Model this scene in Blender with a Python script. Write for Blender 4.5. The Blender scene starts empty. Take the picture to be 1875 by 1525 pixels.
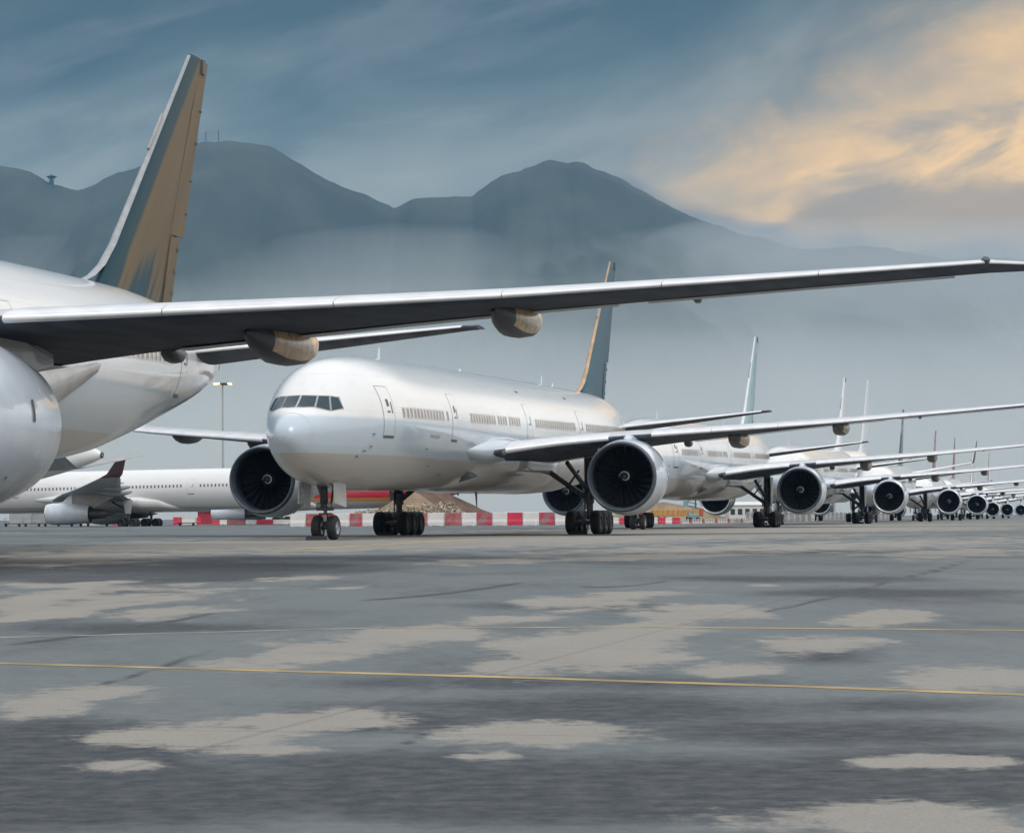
import bpy, math, random
from math import sin, cos, pi, radians, sqrt, atan2
import numpy as np
random.seed(7)
SCN = bpy.context.scene
COL = SCN.collection
H = 0.961          # camera height
F = 4783.0         # focal length in photo pixels (1875 wide)
Y0 = 946.8         # horizon row of the photo
ROLL = 0.0058

def X_at(px, Y):                      # world x of a photo column at depth Y
    return (px-937.5)/F*Y
def Z_at(px, py, Y):                  # world z of a photo row at depth Y
    return H + ((Y0-ROLL*(px-937.5))-py)/F*Y

# ------------------------------------------------------------------ materials
MATS = {}
def newmat(name):
    m = bpy.data.materials.new(name); m.use_nodes = True
    MATS[name] = m
    nt = m.node_tree
    return m, nt, nt.nodes['Principled BSDF']
def N(nt, t, **kw):
    n = nt.nodes.new(t)
    for k, v in kw.items():
        if k.startswith('i_'): n.inputs[k[2:].replace('_', ' ')].default_value = v
        else: setattr(n, k, v)
    return n
def mathn(nt, op, a, b=None, clamp=False):
    n = nt.nodes.new('ShaderNodeMath'); n.operation = op; n.use_clamp = clamp
    for i, v in enumerate((a, b)):
        if v is None: continue
        if isinstance(v, (int, float)): n.inputs[i].default_value = v
        else: nt.links.new(v, n.inputs[i])
    return n.outputs[0]
def mixc(nt, fac, a, b, mode='MIX'):
    n = nt.nodes.new('ShaderNodeMix'); n.data_type = 'RGBA'; n.blend_type = mode
    for sock, v in ((n.inputs[0], fac), (n.inputs[6], a), (n.inputs[7], b)):
        if isinstance(v, (int, float)): sock.default_value = v
        elif isinstance(v, tuple): sock.default_value = (*v, 1) if len(v) == 3 else v
        else: nt.links.new(v, sock)
    return n.outputs[2]
def sstep(nt, v, a, b):
    n = nt.nodes.new('ShaderNodeMapRange'); n.interpolation_type = 'SMOOTHSTEP'
    nt.links.new(v, n.inputs[0]); n.inputs[1].default_value = a; n.inputs[2].default_value = b
    n.inputs[3].default_value = 0; n.inputs[4].default_value = 1
    return n.outputs[0]
def simple(name, col, rough=0.5, metal=0.0, var=0.12, scale=3.0, coat=0.0, bump=0.0, spec=.5):
    m, nt, b = newmat(name); b.inputs['Specular IOR Level'].default_value = spec
    tc = N(nt, 'ShaderNodeTexCoord')
    no = N(nt, 'ShaderNodeTexNoise'); no.inputs['Scale'].default_value = scale; no.inputs['Detail'].default_value = 6
    nt.links.new(tc.outputs['Object'], no.inputs['Vector'])
    f = sstep(nt, no.outputs['Fac'], 0.3, 0.7)
    dk = tuple(c*(1-var) for c in col); lt = tuple(min(1, c*(1+var)) for c in col)
    nt.links.new(mixc(nt, f, dk, lt), b.inputs['Base Color'])
    b.inputs['Metallic'].default_value = metal
    r = N(nt, 'ShaderNodeMapRange'); nt.links.new(no.outputs['Fac'], r.inputs[0])
    r.inputs[3].default_value = max(0.02, rough-0.08); r.inputs[4].default_value = min(1, rough+0.08)
    nt.links.new(r.outputs[0], b.inputs['Roughness'])
    b.inputs['Coat Weight'].default_value = coat
    if bump:
        bp = N(nt, 'ShaderNodeBump'); bp.inputs['Strength'].default_value = bump; bp.inputs['Distance'].default_value = 0.05
        nt.links.new(no.outputs['Fac'], bp.inputs['Height']); nt.links.new(bp.outputs[0], b.inputs['Normal'])
    return m

def paint_fuselage(name, top, belly, zb, extra=None, reflection_band=None):
    """glossy paint, pale belly colour under height zb (object space), optional painted-in ground reflection above it, panel seams and streaks of grime"""
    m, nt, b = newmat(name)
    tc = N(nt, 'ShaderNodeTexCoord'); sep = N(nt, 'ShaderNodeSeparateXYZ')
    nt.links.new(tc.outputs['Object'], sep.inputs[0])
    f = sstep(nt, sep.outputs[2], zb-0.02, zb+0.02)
    if reflection_band: c = mixc(nt, sstep(nt, sep.outputs[2], reflection_band[0]-.12, reflection_band[0]+.12), reflection_band[1], top); c = mixc(nt, f, belly, c)
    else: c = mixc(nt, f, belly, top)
    if extra:                        # list of (z, colour): above z the colour changes
        for z, colr in extra:
            c = mixc(nt, sstep(nt, sep.outputs[2], z-0.02, z+0.02), c, colr)
    # grime: streaks elongated fore and aft
    mp = N(nt, 'ShaderNodeMapping'); mp.inputs['Scale'].default_value = (0.25, 1.6, 1.6)
    nt.links.new(tc.outputs['Object'], mp.inputs[0])
    no = N(nt, 'ShaderNodeTexNoise'); no.inputs['Scale'].default_value = 1.0; no.inputs['Detail'].default_value = 9; no.inputs['Roughness'].default_value = 0.65
    nt.links.new(mp.outputs[0], no.inputs['Vector'])
    g = sstep(nt, no.outputs['Fac'], 0.45, 0.8)
    c = mixc(nt, mathn(nt, 'MULTIPLY', g, 0.22), c, (0.45, 0.41, 0.36))
    # frames every 2.6 m, faint
    fr = mathn(nt, 'FRACT', mathn(nt, 'MULTIPLY', sep.outputs[0], 1/3.2))
    ln = mathn(nt, 'LESS_THAN', fr, 0.007)
    zz = mathn(nt, 'LESS_THAN', mathn(nt, 'ABSOLUTE', mathn(nt, 'SUBTRACT', mathn(nt, 'FRACT', mathn(nt, 'MULTIPLY', sep.outputs[2], 0.62)), 0.5)), 0.006)
    ln = mathn(nt, 'MAXIMUM', ln, zz)
    c = mixc(nt, mathn(nt, 'MULTIPLY', ln, 0.20), c, (0.25, 0.25, 0.26))
    nt.links.new(c, b.inputs['Base Color'])
    b.inputs['Roughness'].default_value = 0.34
    b.inputs['Coat Weight'].default_value = 0.9; b.inputs['Coat Roughness'].default_value = 0.07
    bn = N(nt, 'ShaderNodeTexNoise'); bn.inputs['Scale'].default_value = 0.9; bn.inputs['Detail'].default_value = 3
    nt.links.new(tc.outputs['Object'], bn.inputs['Vector'])
    bp = N(nt, 'ShaderNodeBump'); bp.inputs['Strength'].default_value = 0.12; bp.inputs['Distance'].default_value = 0.05
    nt.links.new(bn.outputs['Fac'], bp.inputs['Height'])
    nt.links.new(bp.outputs[0], b.inputs['Normal']); nt.links.new(bp.outputs[0], b.inputs['Coat Normal'])
    return m

WHITE = (0.80, 0.80, 0.79)
paint_fuselage('white paint', WHITE, (0.46, 0.445, 0.42), 3.75, reflection_band=(5.35, (0.50, 0.585, 0.66)))  # blue-grey stripe above the belly is ground reflection put into the colour
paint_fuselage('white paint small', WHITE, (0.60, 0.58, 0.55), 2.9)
paint_fuselage('red paint', (0.70, 0.68, 0.66), (0.68, 0.66, 0.63), 2.6, [(3.75, (0.62, 0.36, 0.10)), (4.3, (0.62, 0.025, 0.05))])
simple('aft grey and shade', (0.30, 0.29, 0.275), 0.35, coat=0.4, var=0.18, scale=1.0)  # grey for aft pylons; on the rear belly fairing, shade painted in
simple('nacelle paint', (0.60, 0.665, 0.725), 0.25, coat=0.7, var=0.05, scale=1.2)
simple('slat metal', (0.74, 0.75, 0.77), 0.33, metal=0.15, var=0.06, scale=1.5)
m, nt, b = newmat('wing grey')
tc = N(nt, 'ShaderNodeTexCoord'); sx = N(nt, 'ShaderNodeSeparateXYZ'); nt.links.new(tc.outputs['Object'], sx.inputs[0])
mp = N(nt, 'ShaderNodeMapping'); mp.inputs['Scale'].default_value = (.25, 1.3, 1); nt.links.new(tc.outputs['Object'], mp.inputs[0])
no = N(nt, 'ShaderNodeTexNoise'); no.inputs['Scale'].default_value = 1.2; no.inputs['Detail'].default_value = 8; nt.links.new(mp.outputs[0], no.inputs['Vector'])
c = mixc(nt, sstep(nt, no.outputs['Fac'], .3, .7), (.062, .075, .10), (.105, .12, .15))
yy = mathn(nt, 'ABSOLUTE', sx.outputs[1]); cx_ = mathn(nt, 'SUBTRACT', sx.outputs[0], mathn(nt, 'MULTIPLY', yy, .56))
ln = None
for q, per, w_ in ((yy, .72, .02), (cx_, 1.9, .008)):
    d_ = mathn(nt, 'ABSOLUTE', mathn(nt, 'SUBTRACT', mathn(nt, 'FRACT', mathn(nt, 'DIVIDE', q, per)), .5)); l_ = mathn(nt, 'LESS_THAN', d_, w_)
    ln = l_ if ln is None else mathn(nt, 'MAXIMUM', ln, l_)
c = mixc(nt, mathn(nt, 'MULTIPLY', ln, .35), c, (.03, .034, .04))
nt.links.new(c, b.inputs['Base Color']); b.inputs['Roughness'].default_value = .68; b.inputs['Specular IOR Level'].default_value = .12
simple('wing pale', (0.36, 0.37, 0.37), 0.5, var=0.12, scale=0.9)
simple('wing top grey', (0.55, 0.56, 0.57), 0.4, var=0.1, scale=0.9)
simple('fairing grey', (0.075, 0.08, 0.09), 0.45, var=0.12, scale=2)
simple('fairing warm reflection', (0.70, 0.47, 0.25), 0.3, var=0.25, scale=4, coat=0.3)  # warm sky reflection on the fairing sides, painted as colour
simple('inlet dark', (0.034, 0.043, 0.057), 0.42, metal=0.1, var=0.15, scale=2)
simple('lip metal', (0.075, 0.095, 0.12), 0.36, metal=0.3, var=0.15, scale=3)
simple('lip bright', (0.75, 0.77, 0.79), 0.22, metal=0.75, var=0.06, scale=3)
simple('fan dark', (0.017, 0.022, 0.031), 0.5, var=0.2, scale=6, spec=.25)
simple('spinner', (0.02, 0.023, 0.028), 0.45)
simple('spiral', (0.34, 0.36, 0.38), 0.5)
simple('rubber', (0.018, 0.02, 0.023), 0.75, var=0.25, scale=8, bump=0.3)
simple('hub', (0.32, 0.33, 0.34), 0.4, metal=0.4)
simple('hub dark', (0.03, 0.032, 0.036), 0.5)
simple('gear steel', (0.085, 0.09, 0.10), 0.4, metal=0.4, var=0.2, scale=6)
simple('gear pale', (0.42, 0.43, 0.44), 0.4, var=0.2, scale=6)
simple('seal dark', (0.10, 0.11, 0.12), 0.6)
simple('seal light', (0.55, 0.54, 0.53), 0.6)
simple('seal mid', (0.33, 0.32, 0.32), 0.6)
simple('window frame', (0.60, 0.56, 0.52), 0.45)
simple('pane shade', (0.31, 0.27, 0.235), 0.35)
simple('pane dark', (0.05, 0.055, 0.06), 0.2)
simple('exhaust', (0.09, 0.085, 0.08), 0.45, metal=0.6)
m, nt, b = newmat('cockpit glass')
b.inputs['Base Color'].default_value = (0.02, 0.05, 0.06, 1); b.inputs['Roughness'].default_value = 0.12; b.inputs['Specular IOR Level'].default_value = 0.4

def fin_paint(name, base, reflect_tone, amount, warm):
    m, nt, b = newmat(name)
    tc = N(nt, 'ShaderNodeTexCoord'); sep = N(nt, 'ShaderNodeSeparateXYZ'); nt.links.new(tc.outputs['Object'], sep.inputs[0])
    # brush strokes of painted sunset reflection run up and back along the fin sweep: coordinate across the sweep, coordinate along it
    across = mathn(nt, 'SUBTRACT', sep.outputs[0], mathn(nt, 'MULTIPLY', sep.outputs[2], 0.92)); edge_d = mathn(nt, 'SUBTRACT', mathn(nt, 'SUBTRACT', sep.outputs[0], mathn(nt, 'MULTIPLY', sep.outputs[2], 1.032)), 45.9)
    cb = N(nt, 'ShaderNodeCombineXYZ')
    nt.links.new(mathn(nt, 'MULTIPLY', across, 1.5), cb.inputs[0]); nt.links.new(mathn(nt, 'MULTIPLY', sep.outputs[2], 0.16), cb.inputs[1])
    no = N(nt, 'ShaderNodeTexNoise'); no.inputs['Scale'].default_value = 1.0; no.inputs['Detail'].default_value = 5; no.inputs['Distortion'].default_value = 0.5
    nt.links.new(cb.outputs[0], no.inputs['Vector'])
    # the painted gold reflection covers the top, splits into strokes lower down; a plain stripe follows the leading edge
    up = mathn(nt, 'MULTIPLY', mathn(nt, 'SUBTRACT', sep.outputs[2], 9.9), 0.062)
    v = mathn(nt, 'ADD', no.outputs['Fac'], up)
    f = sstep(nt, v, 0.5-amount, 0.62-amount)
    le = sstep(nt, edge_d, .95, 1.25)
    f = mathn(nt, 'MULTIPLY', f, le)
    n2 = N(nt, 'ShaderNodeTexNoise'); n2.inputs['Scale'].default_value = 0.6; nt.links.new(cb.outputs[0], n2.inputs['Vector'])
    br = mixc(nt, n2.outputs['Fac'], tuple(c*0.7 for c in reflect_tone), tuple(c*1.25 for c in reflect_tone))
    nt.links.new(mixc(nt, f, base, br), b.inputs['Base Color'])
    b.inputs['Roughness'].default_value = 0.5; b.inputs['Specular IOR Level'].default_value = .3
    return m
fin_paint('fin teal gold reflection', (0.003, 0.042, 0.062), (0.135, 0.092, 0.042), 0.13, 1)  # gold tone paints the sunset reflected in the teal
simple('fin teal', (0.022, 0.085, 0.125), 0.5, var=0.25, scale=0.4)
simple('fin pale teal', (0.20, 0.36, 0.38), 0.35, var=0.2, scale=0.4, coat=0.3)
simple('fin white', (0.70, 0.72, 0.73), 0.35, var=0.05, scale=0.4, coat=0.3)
simple('fin dark teal', (0.02, 0.07, 0.09), 0.35, var=0.2, scale=0.4, coat=0.3)
simple('fin maroon', (0.15, 0.065, 0.06), 0.35, var=0.2, scale=0.4, coat=0.3)
simple('fin red', (0.6, 0.03, 0.05), 0.35, var=0.1, scale=0.4, coat=0.3)
simple('fin edge grey', (0.34, 0.36, 0.38), 0.45, var=.1)
simple('fin edge bronze', (0.50, 0.34, 0.20), 0.35, metal=0.3, var=0.2, scale=1.5)
simple('winglet maroon', (0.055, 0.028, 0.032), 0.4)

# ------------------------------------------------------------------ mesh helper
class MB:
    def __init__(s): s.v = []; s.f = []; s.m = []; s.sm = []
    def add(s, verts, faces, mi=0, smooth=True):
        o = len(s.v); s.v += [tuple(map(float, p)) for p in verts]
        for f in faces:
            s.f.append(tuple(i+o for i in f)); s.m.append(mi); s.sm.append(smooth)
        return s
    def loft(s, rings, mi=0, caps=(True, True), smooth=True, closed=True):
        n = len(rings[0]); vs = [p for r in rings for p in r]; fs = []
        for i in range(len(rings)-1):
            for j in range(n if closed else n-1):
                k = (j+1) % n
                fs.append((i*n+j, i*n+k, (i+1)*n+k, (i+1)*n+j))
        s.add(vs, fs, mi, smooth)
        if closed:
            if caps[0]: s.add(rings[0], [tuple(range(n))[::-1]], mi, False)
            if caps[1]: s.add(rings[-1], [tuple(range(n))], mi, False)
        return s
    def tube(s, a, b, r0, r1=None, n=12, mi=0, smooth=True):
        r1 = r0 if r1 is None else r1
        a = np.array(a, float); b = np.array(b, float); d = b-a; d /= np.linalg.norm(d)
        u = np.cross(d, (0, 0, 1) if abs(d[2]) < 0.9 else (1, 0, 0)); u /= np.linalg.norm(u); w = np.cross(d, u)
        R = [[tuple(c+r*(cos(2*pi*i/n)*u+sin(2*pi*i/n)*w)) for i in range(n)] for c, r in ((a, r0), (b, r1))]
        return s.loft(R, mi, smooth=smooth)
    def lathe(s, prof, c, axis='x', n=40, mi=0, caps=(False, False)):
        R = []
        for t, r in prof:
            ring = []
            for i in range(n):
                a = 2*pi*i/n
                if axis == 'x': ring.append((c[0]+t, c[1]+r*sin(a), c[2]+r*cos(a)))
                elif axis == 'y': ring.append((c[0]+r*cos(a), c[1]+t, c[2]+r*sin(a)))
                else: ring.append((c[0]+r*cos(a), c[1]+r*sin(a), c[2]+t))
            R.append(ring)
        return s.loft(R, mi, caps)
    def box(s, x0, x1, y0, y1, z0, z1, mi=0, bev=0.0):
        if bev <= 0:
            v = [(x, y, z) for x in (x0, x1) for y in (y0, y1) for z in (z0, z1)]
            return s.add(v, [(0, 1, 3, 2), (4, 6, 7, 5), (0, 4, 5, 1), (2, 3, 7, 6), (0, 2, 6, 4), (1, 5, 7, 3)], mi, False)
        b = bev; R = []
        for z, i in ((z0, b), (z0+b, 0), (z1-b, 0), (z1, b)):
            R.append([(x0+i+b, y0+i, z), (x1-i-b, y0+i, z), (x1-i, y0+i+b, z), (x1-i, y1-i-b, z), (x1-i-b, y1-i, z), (x0+i+b, y1-i, z), (x0+i, y1-i-b, z), (x0+i, y0+i+b, z)])
        return s.loft(R, mi, smooth=False)
    def build(s, name, mats, parent=None, sc=None):
        v = s.v
        if sc: v = [(p[0]*sc[0], p[1]*sc[1], p[2]*sc[2]) for p in v]
        me = bpy.data.meshes.new(name); me.from_pydata(v, [], s.f)
        if isinstance(mats, str): mats = [mats]
        for m in mats: me.materials.append(MATS[m])
        me.polygons.foreach_set('material_index', s.m); me.polygons.foreach_set('use_smooth', s.sm)
        me.update()
        o = bpy.data.objects.new(name, me); COL.objects.link(o)
        if parent: o.parent = parent
        return o
def fix_normals(o):
    import bmesh
    bm = bmesh.new(); bm.from_mesh(o.data); bmesh.ops.recalc_face_normals(bm, faces=bm.faces); bm.to_mesh(o.data); bm.free()
def tag(o, label, cat=None, group=None, kind=None):
    o['label'] = label
    if cat: o['category'] = cat
    if group: o['group'] = group
    if kind: o['kind'] = kind
    return o
def empty(name, loc=(0, 0, 0), rz=0):
    o = bpy.data.objects.new(name, None); COL.objects.link(o); o.location = loc; o.rotation_euler = (0, 0, rz); return o
def kids(o): return [c for c in bpy.data.objects if c.parent == o]
def copy_tree(o, parent=None):
    ch = KIDS.get(o.name) or kids(o)
    KIDS[o.name] = ch
    c = o.copy(); COL.objects.link(c); c.parent = parent
    for x in ch: copy_tree(x, c)
    return c
KIDS = {}

# ------------------------------------------------------------------ the airliner
def itp(x, tab):
    xs = [t[0] for t in tab]; ys = [t[1] for t in tab]
    # monotone cubic (Catmull-like, clamped)
    if x <= xs[0]: return ys[0]
    if x >= xs[-1]: return ys[-1]
    i = max(k for k in range(len(xs)) if xs[k] <= x); i = min(i, len(xs)-2)
    def sl(k):
        if k <= 0: return (ys[1]-ys[0])/(xs[1]-xs[0])
        if k >= len(xs)-1: return (ys[-1]-ys[-2])/(xs[-1]-xs[-2])
        a = (ys[k]-ys[k-1])/(xs[k]-xs[k-1]); c = (ys[k+1]-ys[k])/(xs[k+1]-xs[k])
        return 0 if a*c <= 0 else 2*a*c/(a+c)
    h = xs[i+1]-xs[i]; t = (x-xs[i])/h; m0, m1 = sl(i)*h, sl(i+1)*h
    return (2*t**3-3*t*t+1)*ys[i]+(t**3-2*t*t+t)*m0+(-2*t**3+3*t*t)*ys[i+1]+(t**3-t*t)*m1
SL = 0.012
TOP = [(0, 4.45), (.03, 4.64), (.1, 4.8), (.3, 5.02), (.6, 5.22), (1.1, 5.45), (1.8, 5.76), (2.5, 6.25), (3.2, 6.80), (4, 7.32), (5, 7.76), (6, 8.02), (8, 8.27), (10, 8.39), (12, 8.43), (55, 8.95), (61, 8.97), (65, 8.80), (68, 8.5), (70, 8.2), (72, 7.7), (73.2, 7.25), (73.45, 7.0)]
BOT = [(0, 4.45), (.03, 4.27), (.1, 4.13), (.3, 3.9), (.6, 3.65), (1.1, 3.35), (2, 3.0), (3, 2.72), (4, 2.52), (5, 2.4), (6, 2.33), (8, 2.25), (10, 2.21), (12, 2.23), (52, 2.68), (57, 2.95), (61, 3.6), (65, 4.4), (69.7, 5.42), (72, 6.05), (73.2, 6.5), (73.45, 6.7)]
HW = [(0, .001), (.03, .2), (.1, .34), (.3, .53), (.6, .70), (1.1, .95), (2, 1.37), (3, 1.77), (4, 2.12), (5, 2.42), (6, 2.66), (7, 2.85), (8, 2.98), (9.5, 3.07), (11, 3.1), (52, 3.1), (57, 2.95), (61, 2.62), (65, 2.12), (68, 1.66), (70, 1.25), (72, .72), (73.2, .32), (73.45, .15)]
ZM = [(0, 4.45), (2, 4.75), (4, 4.95), (6, 5.12), (10, 5.30), (52, 5.81), (60, 6.2), (66, 6.7), (73.45, 6.86)]
def sec(s): return itp(s, TOP), itp(s, BOT), itp(s, HW), itp(s, ZM)
def ysec(s, z):
    t, bt, hw, zm = sec(s)
    h = (t-zm) if z > zm else (zm-bt)
    q = 1-((z-zm)/h)**2 if h > 1e-6 else -1
    return hw*sqrt(q) if q > 0 else 0.0
def s_from(y, z):                       # the nose station where the skin passes through (y, z)
    lo, hi = 0.0, 12.0
    for _ in range(40):
        mid = (lo+hi)/2; t, bt, hw, zm = sec(mid)
        h = (t-zm) if z > zm else (zm-bt)
        inside = h > 1e-6 and hw > 1e-6 and (y/hw)**2+((z-zm)/h)**2 < 1
        if inside: hi = mid
        else: lo = mid
    return (lo+hi)/2
def side_patch(mb, s0, s1, z0, z1, off, side=-1, ns=2, nz=8, mi=0, thick=0.0):
    g = []
    for i in range(nz+1):
        z = z0+(z1-z0)*i/nz
        row = []
        for j in range(ns+1):
            s = s0+(s1-s0)*j/ns
            row.append((s-5.9, side*(ysec(s, z)+off), z))
        g.append(row)
    n = ns+1
    vs = [p for r in g for p in r]; fs = [(i*n+j, i*n+j+1, (i+1)*n+j+1, (i+1)*n+j) for i in range(nz) for j in range(ns)]
    mb.add(vs, fs, mi, True)
def nose_patch(mb, c, off, nu=6, nv=4, mi=0):
    """c: four corners (y,z) bl, br, tr, tl on the nose"""
    vs = []
    for i in range(nv+1):
        v = i/nv
        for j in range(nu+1):
            u = j/nu
            y = (1-v)*((1-u)*c[0][0]+u*c[1][0])+v*((1-u)*c[3][0]+u*c[2][0])
            z = (1-v)*((1-u)*c[0][1]+u*c[1][1])+v*((1-u)*c[3][1]+u*c[2][1])
            s = s_from(abs(y), z)
            e = 0.02
            # outward normal by finite differences
            sy = (s_from(abs(y)+e, z)-s)/e*(1 if y >= 0 else -1); sz = (s_from(abs(y), z+e)-s)/e
            n = np.array([-1, sy, sz]); n /= np.linalg.norm(n)
            vs.append((s-5.9+n[0]*off, y+n[1]*off, z+n[2]*off))
    n = nu+1
    mb.add(vs, [(i*n+j, i*n+j+1, (i+1)*n+j+1, (i+1)*n+j) for i in range(nv) for j in range(nu)], mi, True)

# wing planform
def w_le(y): return 23.3+(y-3.1)*0.665 if y < 30.46 else 41.5+(y-30.46)*1.35
TEt = [(0, 36.6), (3.1, 36.8), (10.5, 37.6), (20, 40.85), (30.46, 44.6), (32.4, 45.4)]
def lin(x, t):
    return float(np.interp(x, [a for a, _ in t], [c for _, c in t]))
LZt = [(0, 3.7), (3.1, 4.2), (6, 4.68), (9.6, 5.10), (12, 5.28), (16, 5.60), (20, 5.95), (25, 6.48), (30.46, 7.08), (32.4, 7.2)]
TZt = [(0, 3.7), (3.1, 3.95), (6, 4.40), (9.6, 4.93), (12, 5.20), (16, 5.68), (20, 6.12), (25, 6.60), (30.46, 7.1), (32.4, 7.22)]
TKt = [(0, .145), (3.1, .14), (10.5, .115), (20, .10), (30.46, .09), (32.4, .08)]
def aero(x, t):
    return 5*t*(0.2969*sqrt(x)-0.126*x-0.3516*x*x+0.2843*x**3-0.1015*x**4)
def wing_ring(y, side, xs_up, xs_lo, le=w_le, te=None, lz=LZt, tz=TZt, tk=TKt, gap=0.0, dz=0.0, grow=0.0):
    a = le(y); c = lin(y, TEt)-a; za = lin(y, lz); zb = lin(y, tz); t = lin(y, tk)
    pts = []
    for x in xs_up: pts.append((a+c*x-5.9, side*y, za+(zb-za)*x+c*aero(x, t)*0.55+0.02*c*sin(pi*x)+grow+dz))
    for x in xs_lo: pts.append((a+c*x-5.9, side*y, za+(zb-za)*x-c*aero(x, t)*0.45+0.012*c*sin(pi*x)-grow+dz))
    return pts
UP = [1, .9, .8, .65, .5, .35, .22, .12, .06, .025, .006]; LO = [0, .006, .025, .06, .12, .22, .35, .5, .65, .8, .9, 1]

def make_wing(par, side, sc=None, winglet=False):
    ys = [0, 1.5, 3.1, 5, 7, 9, 10.5, 12, 14, 16, 18, 20, 22, 24, 26, 28, 30.46, 31.2, 31.9, 32.4]
    if winglet: ys = ys[:-3]
    mb = MB()
    rings = [wing_ring(y, side, UP, LO) for y in ys]
    n = len(rings[0])
    for i in range(len(rings)-1):
        a, c = rings[i], rings[i+1]
        for j in range(n-1):
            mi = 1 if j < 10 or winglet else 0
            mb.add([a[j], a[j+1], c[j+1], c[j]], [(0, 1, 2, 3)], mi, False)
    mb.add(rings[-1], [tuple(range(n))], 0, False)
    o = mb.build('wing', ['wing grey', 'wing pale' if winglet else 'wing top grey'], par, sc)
    import bmesh
    bm = bmesh.new(); bm.from_mesh(o.data); bmesh.ops.remove_doubles(bm, verts=bm.verts, dist=1e-4); bmesh.ops.recalc_face_normals(bm, faces=bm.faces)
    for f in bm.faces: f.smooth = len(f.verts) < 8
    bm.to_mesh(o.data); bm.free()
    # slats
    segs = [(3.9, 8.6), (10.6, 13.43), (13.45, 16.63), (16.65, 19.93), (19.95, 23.23), (23.25, 26.63), (26.65, 30.44)]
    for y0, y1 in segs+([] if winglet else [(30.46, 32.3)]):
        sb = MB()
        R = []
        for k in range(5):
            y = y0+(y1-y0)*k/4
            R.append(wing_ring(y, side, [.15, .12, .085, .055, .03, .014, .005], [0, .003, .008, .0145], grow=0.012))
        m = len(R[0])
        R = [[(p[0]-0.02, p[1], p[2]) for p in r] for r in R]
        sb.loft(R, 0, caps=(True, True), smooth=True, closed=True)
        so = sb.build('slat', 'slat metal', o, sc); fix_normals(so)
    # flap strips under the trailing edge
    for y0, y1 in ((3.6, 8.4), (11.4, 21.5), (22.2, 29.6)):
        fb = MB(); R = []
        for k in range(7):
            y = y0+(y1-y0)*k/6
            a = w_le(y); te = lin(y, TEt); za = lin(y, LZt); zb = lin(y, TZt); ch = (te-a)*0.09
            R.append([(te-ch-5.9, side*y, zb-.02-ch*.05), (te+0.10-5.9, side*y, zb-0.03), (te+0.10-5.9, side*y, zb-0.05), (te-ch*.5-5.9, side*y, zb-.05-ch*.045)])
        fb.loft(R, 0, smooth=False)
        fix_normals(fb.build('flap', 'wing top grey', o, sc))
    # flap track fairings, warm sky reflection painted on their outer sides
    for y, L, r, k in ((10.9, 1.5, .22, .9), (13.75, 5.6, .46, 1.05), (19.15, 4.9, .42, 1.0), (23.3, 0.9, .10, 1.0)):
        fb = MB(); te = lin(y, TEt); zb = lin(y, TZt)
        s0 = te-L*(0.66 if L > 2 else .3)
        R = []
        for q, rr, drop in ((0, .05, 0), (.08, .4, .06), (.22, .75, .25), (.4, .97, .42), (.58, 1.0, .50), (.74, .93, .46), (.88, .7, .34), (.97, .4, .22), (1.0, .15, .18)):
            s = s0+L*q; c = te-w_le(y)
            x = min(1, (s-w_le(y))/c)
            zt = lin(y, LZt)*(1-x)+zb*x-0.45*c*aero(max(0, x), lin(y, TKt))+0.05
            ring = []
            W = r*rr*1.0; D = r*k*rr+0.02
            for i in range(16):
                a = 2*pi*i/16
                sx = sin(a); cz = cos(a)
                ring.append((s-5.9, side*y+W*(abs(sx)**.75)*(1 if sx > 0 else -1), zt-drop*r*1.1+D*(abs(cz)**.8)*(1 if cz > 0 else -1)*(0.75 if cz > 0 else 1)))
            R.append(ring)
        n = 16
        for i in range(len(R)-1):
            for j in range(n):
                kk = (j+1) % n
                ang = (j+.5)/n*2*pi
                outer = sin(ang)*side > 0.35 and cos(ang) > -0.62 and 2 <= i <= 6
                fb.add([R[i][j], R[i][kk], R[i+1][kk], R[i+1][j]], [(0, 1, 2, 3)], 1 if outer and L > 3 else 0, True)
        fb.add(R[-1], [tuple(range(n))], 0, False)
        fo = fb.build('flap_fairing', ['wing pale', 'wing pale'] if winglet else ['fairing grey', 'fairing warm reflection'], o, sc)
        bm = bmesh.new(); bm.from_mesh(fo.data); bmesh.ops.remove_doubles(bm, verts=bm.verts, dist=1e-4); bmesh.ops.recalc_face_normals(bm, faces=bm.faces); bm.to_mesh(fo.data); bm.free()
    # lamp pods at the tip
    if not winglet:
        lb = MB(); lb.lathe([(0, .02), (.08, .10), (.3, .12), (.45, .05)], (w_le(30.5)-5.9-.12, side*30.45, lin(30.46, LZt)+.05), n=10, caps=(True, True))
        lb.build('navigation_light', 'seal dark', o, sc)
    else:
        wb = MB(); y = 30.46; a = w_le(y); c = lin(y, TEt)-a; z = 7.1
        R = [[(a+c*x-5.9, side*(y+e), z) for x, e in ((0, 0), (.3, .09), (1, .0), (.3, -.09))],
             [(a+c*.35+c*x*.8-5.9, side*(y+.18+e), z+.5) for x, e in ((0, 0), (.3, .07), (1, 0), (.3, -.07))],
             [(a+c*.95+c*x*.42-5.9, side*(y+.6+e), z+2.7) for x, e in ((0, 0), (.3, .03), (1, 0), (.3, -.03))]]
        wb.loft(R, 0, smooth=False); wo = wb.build('winglet', 'winglet maroon', o, sc); fix_normals(wo)
    return o

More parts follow.
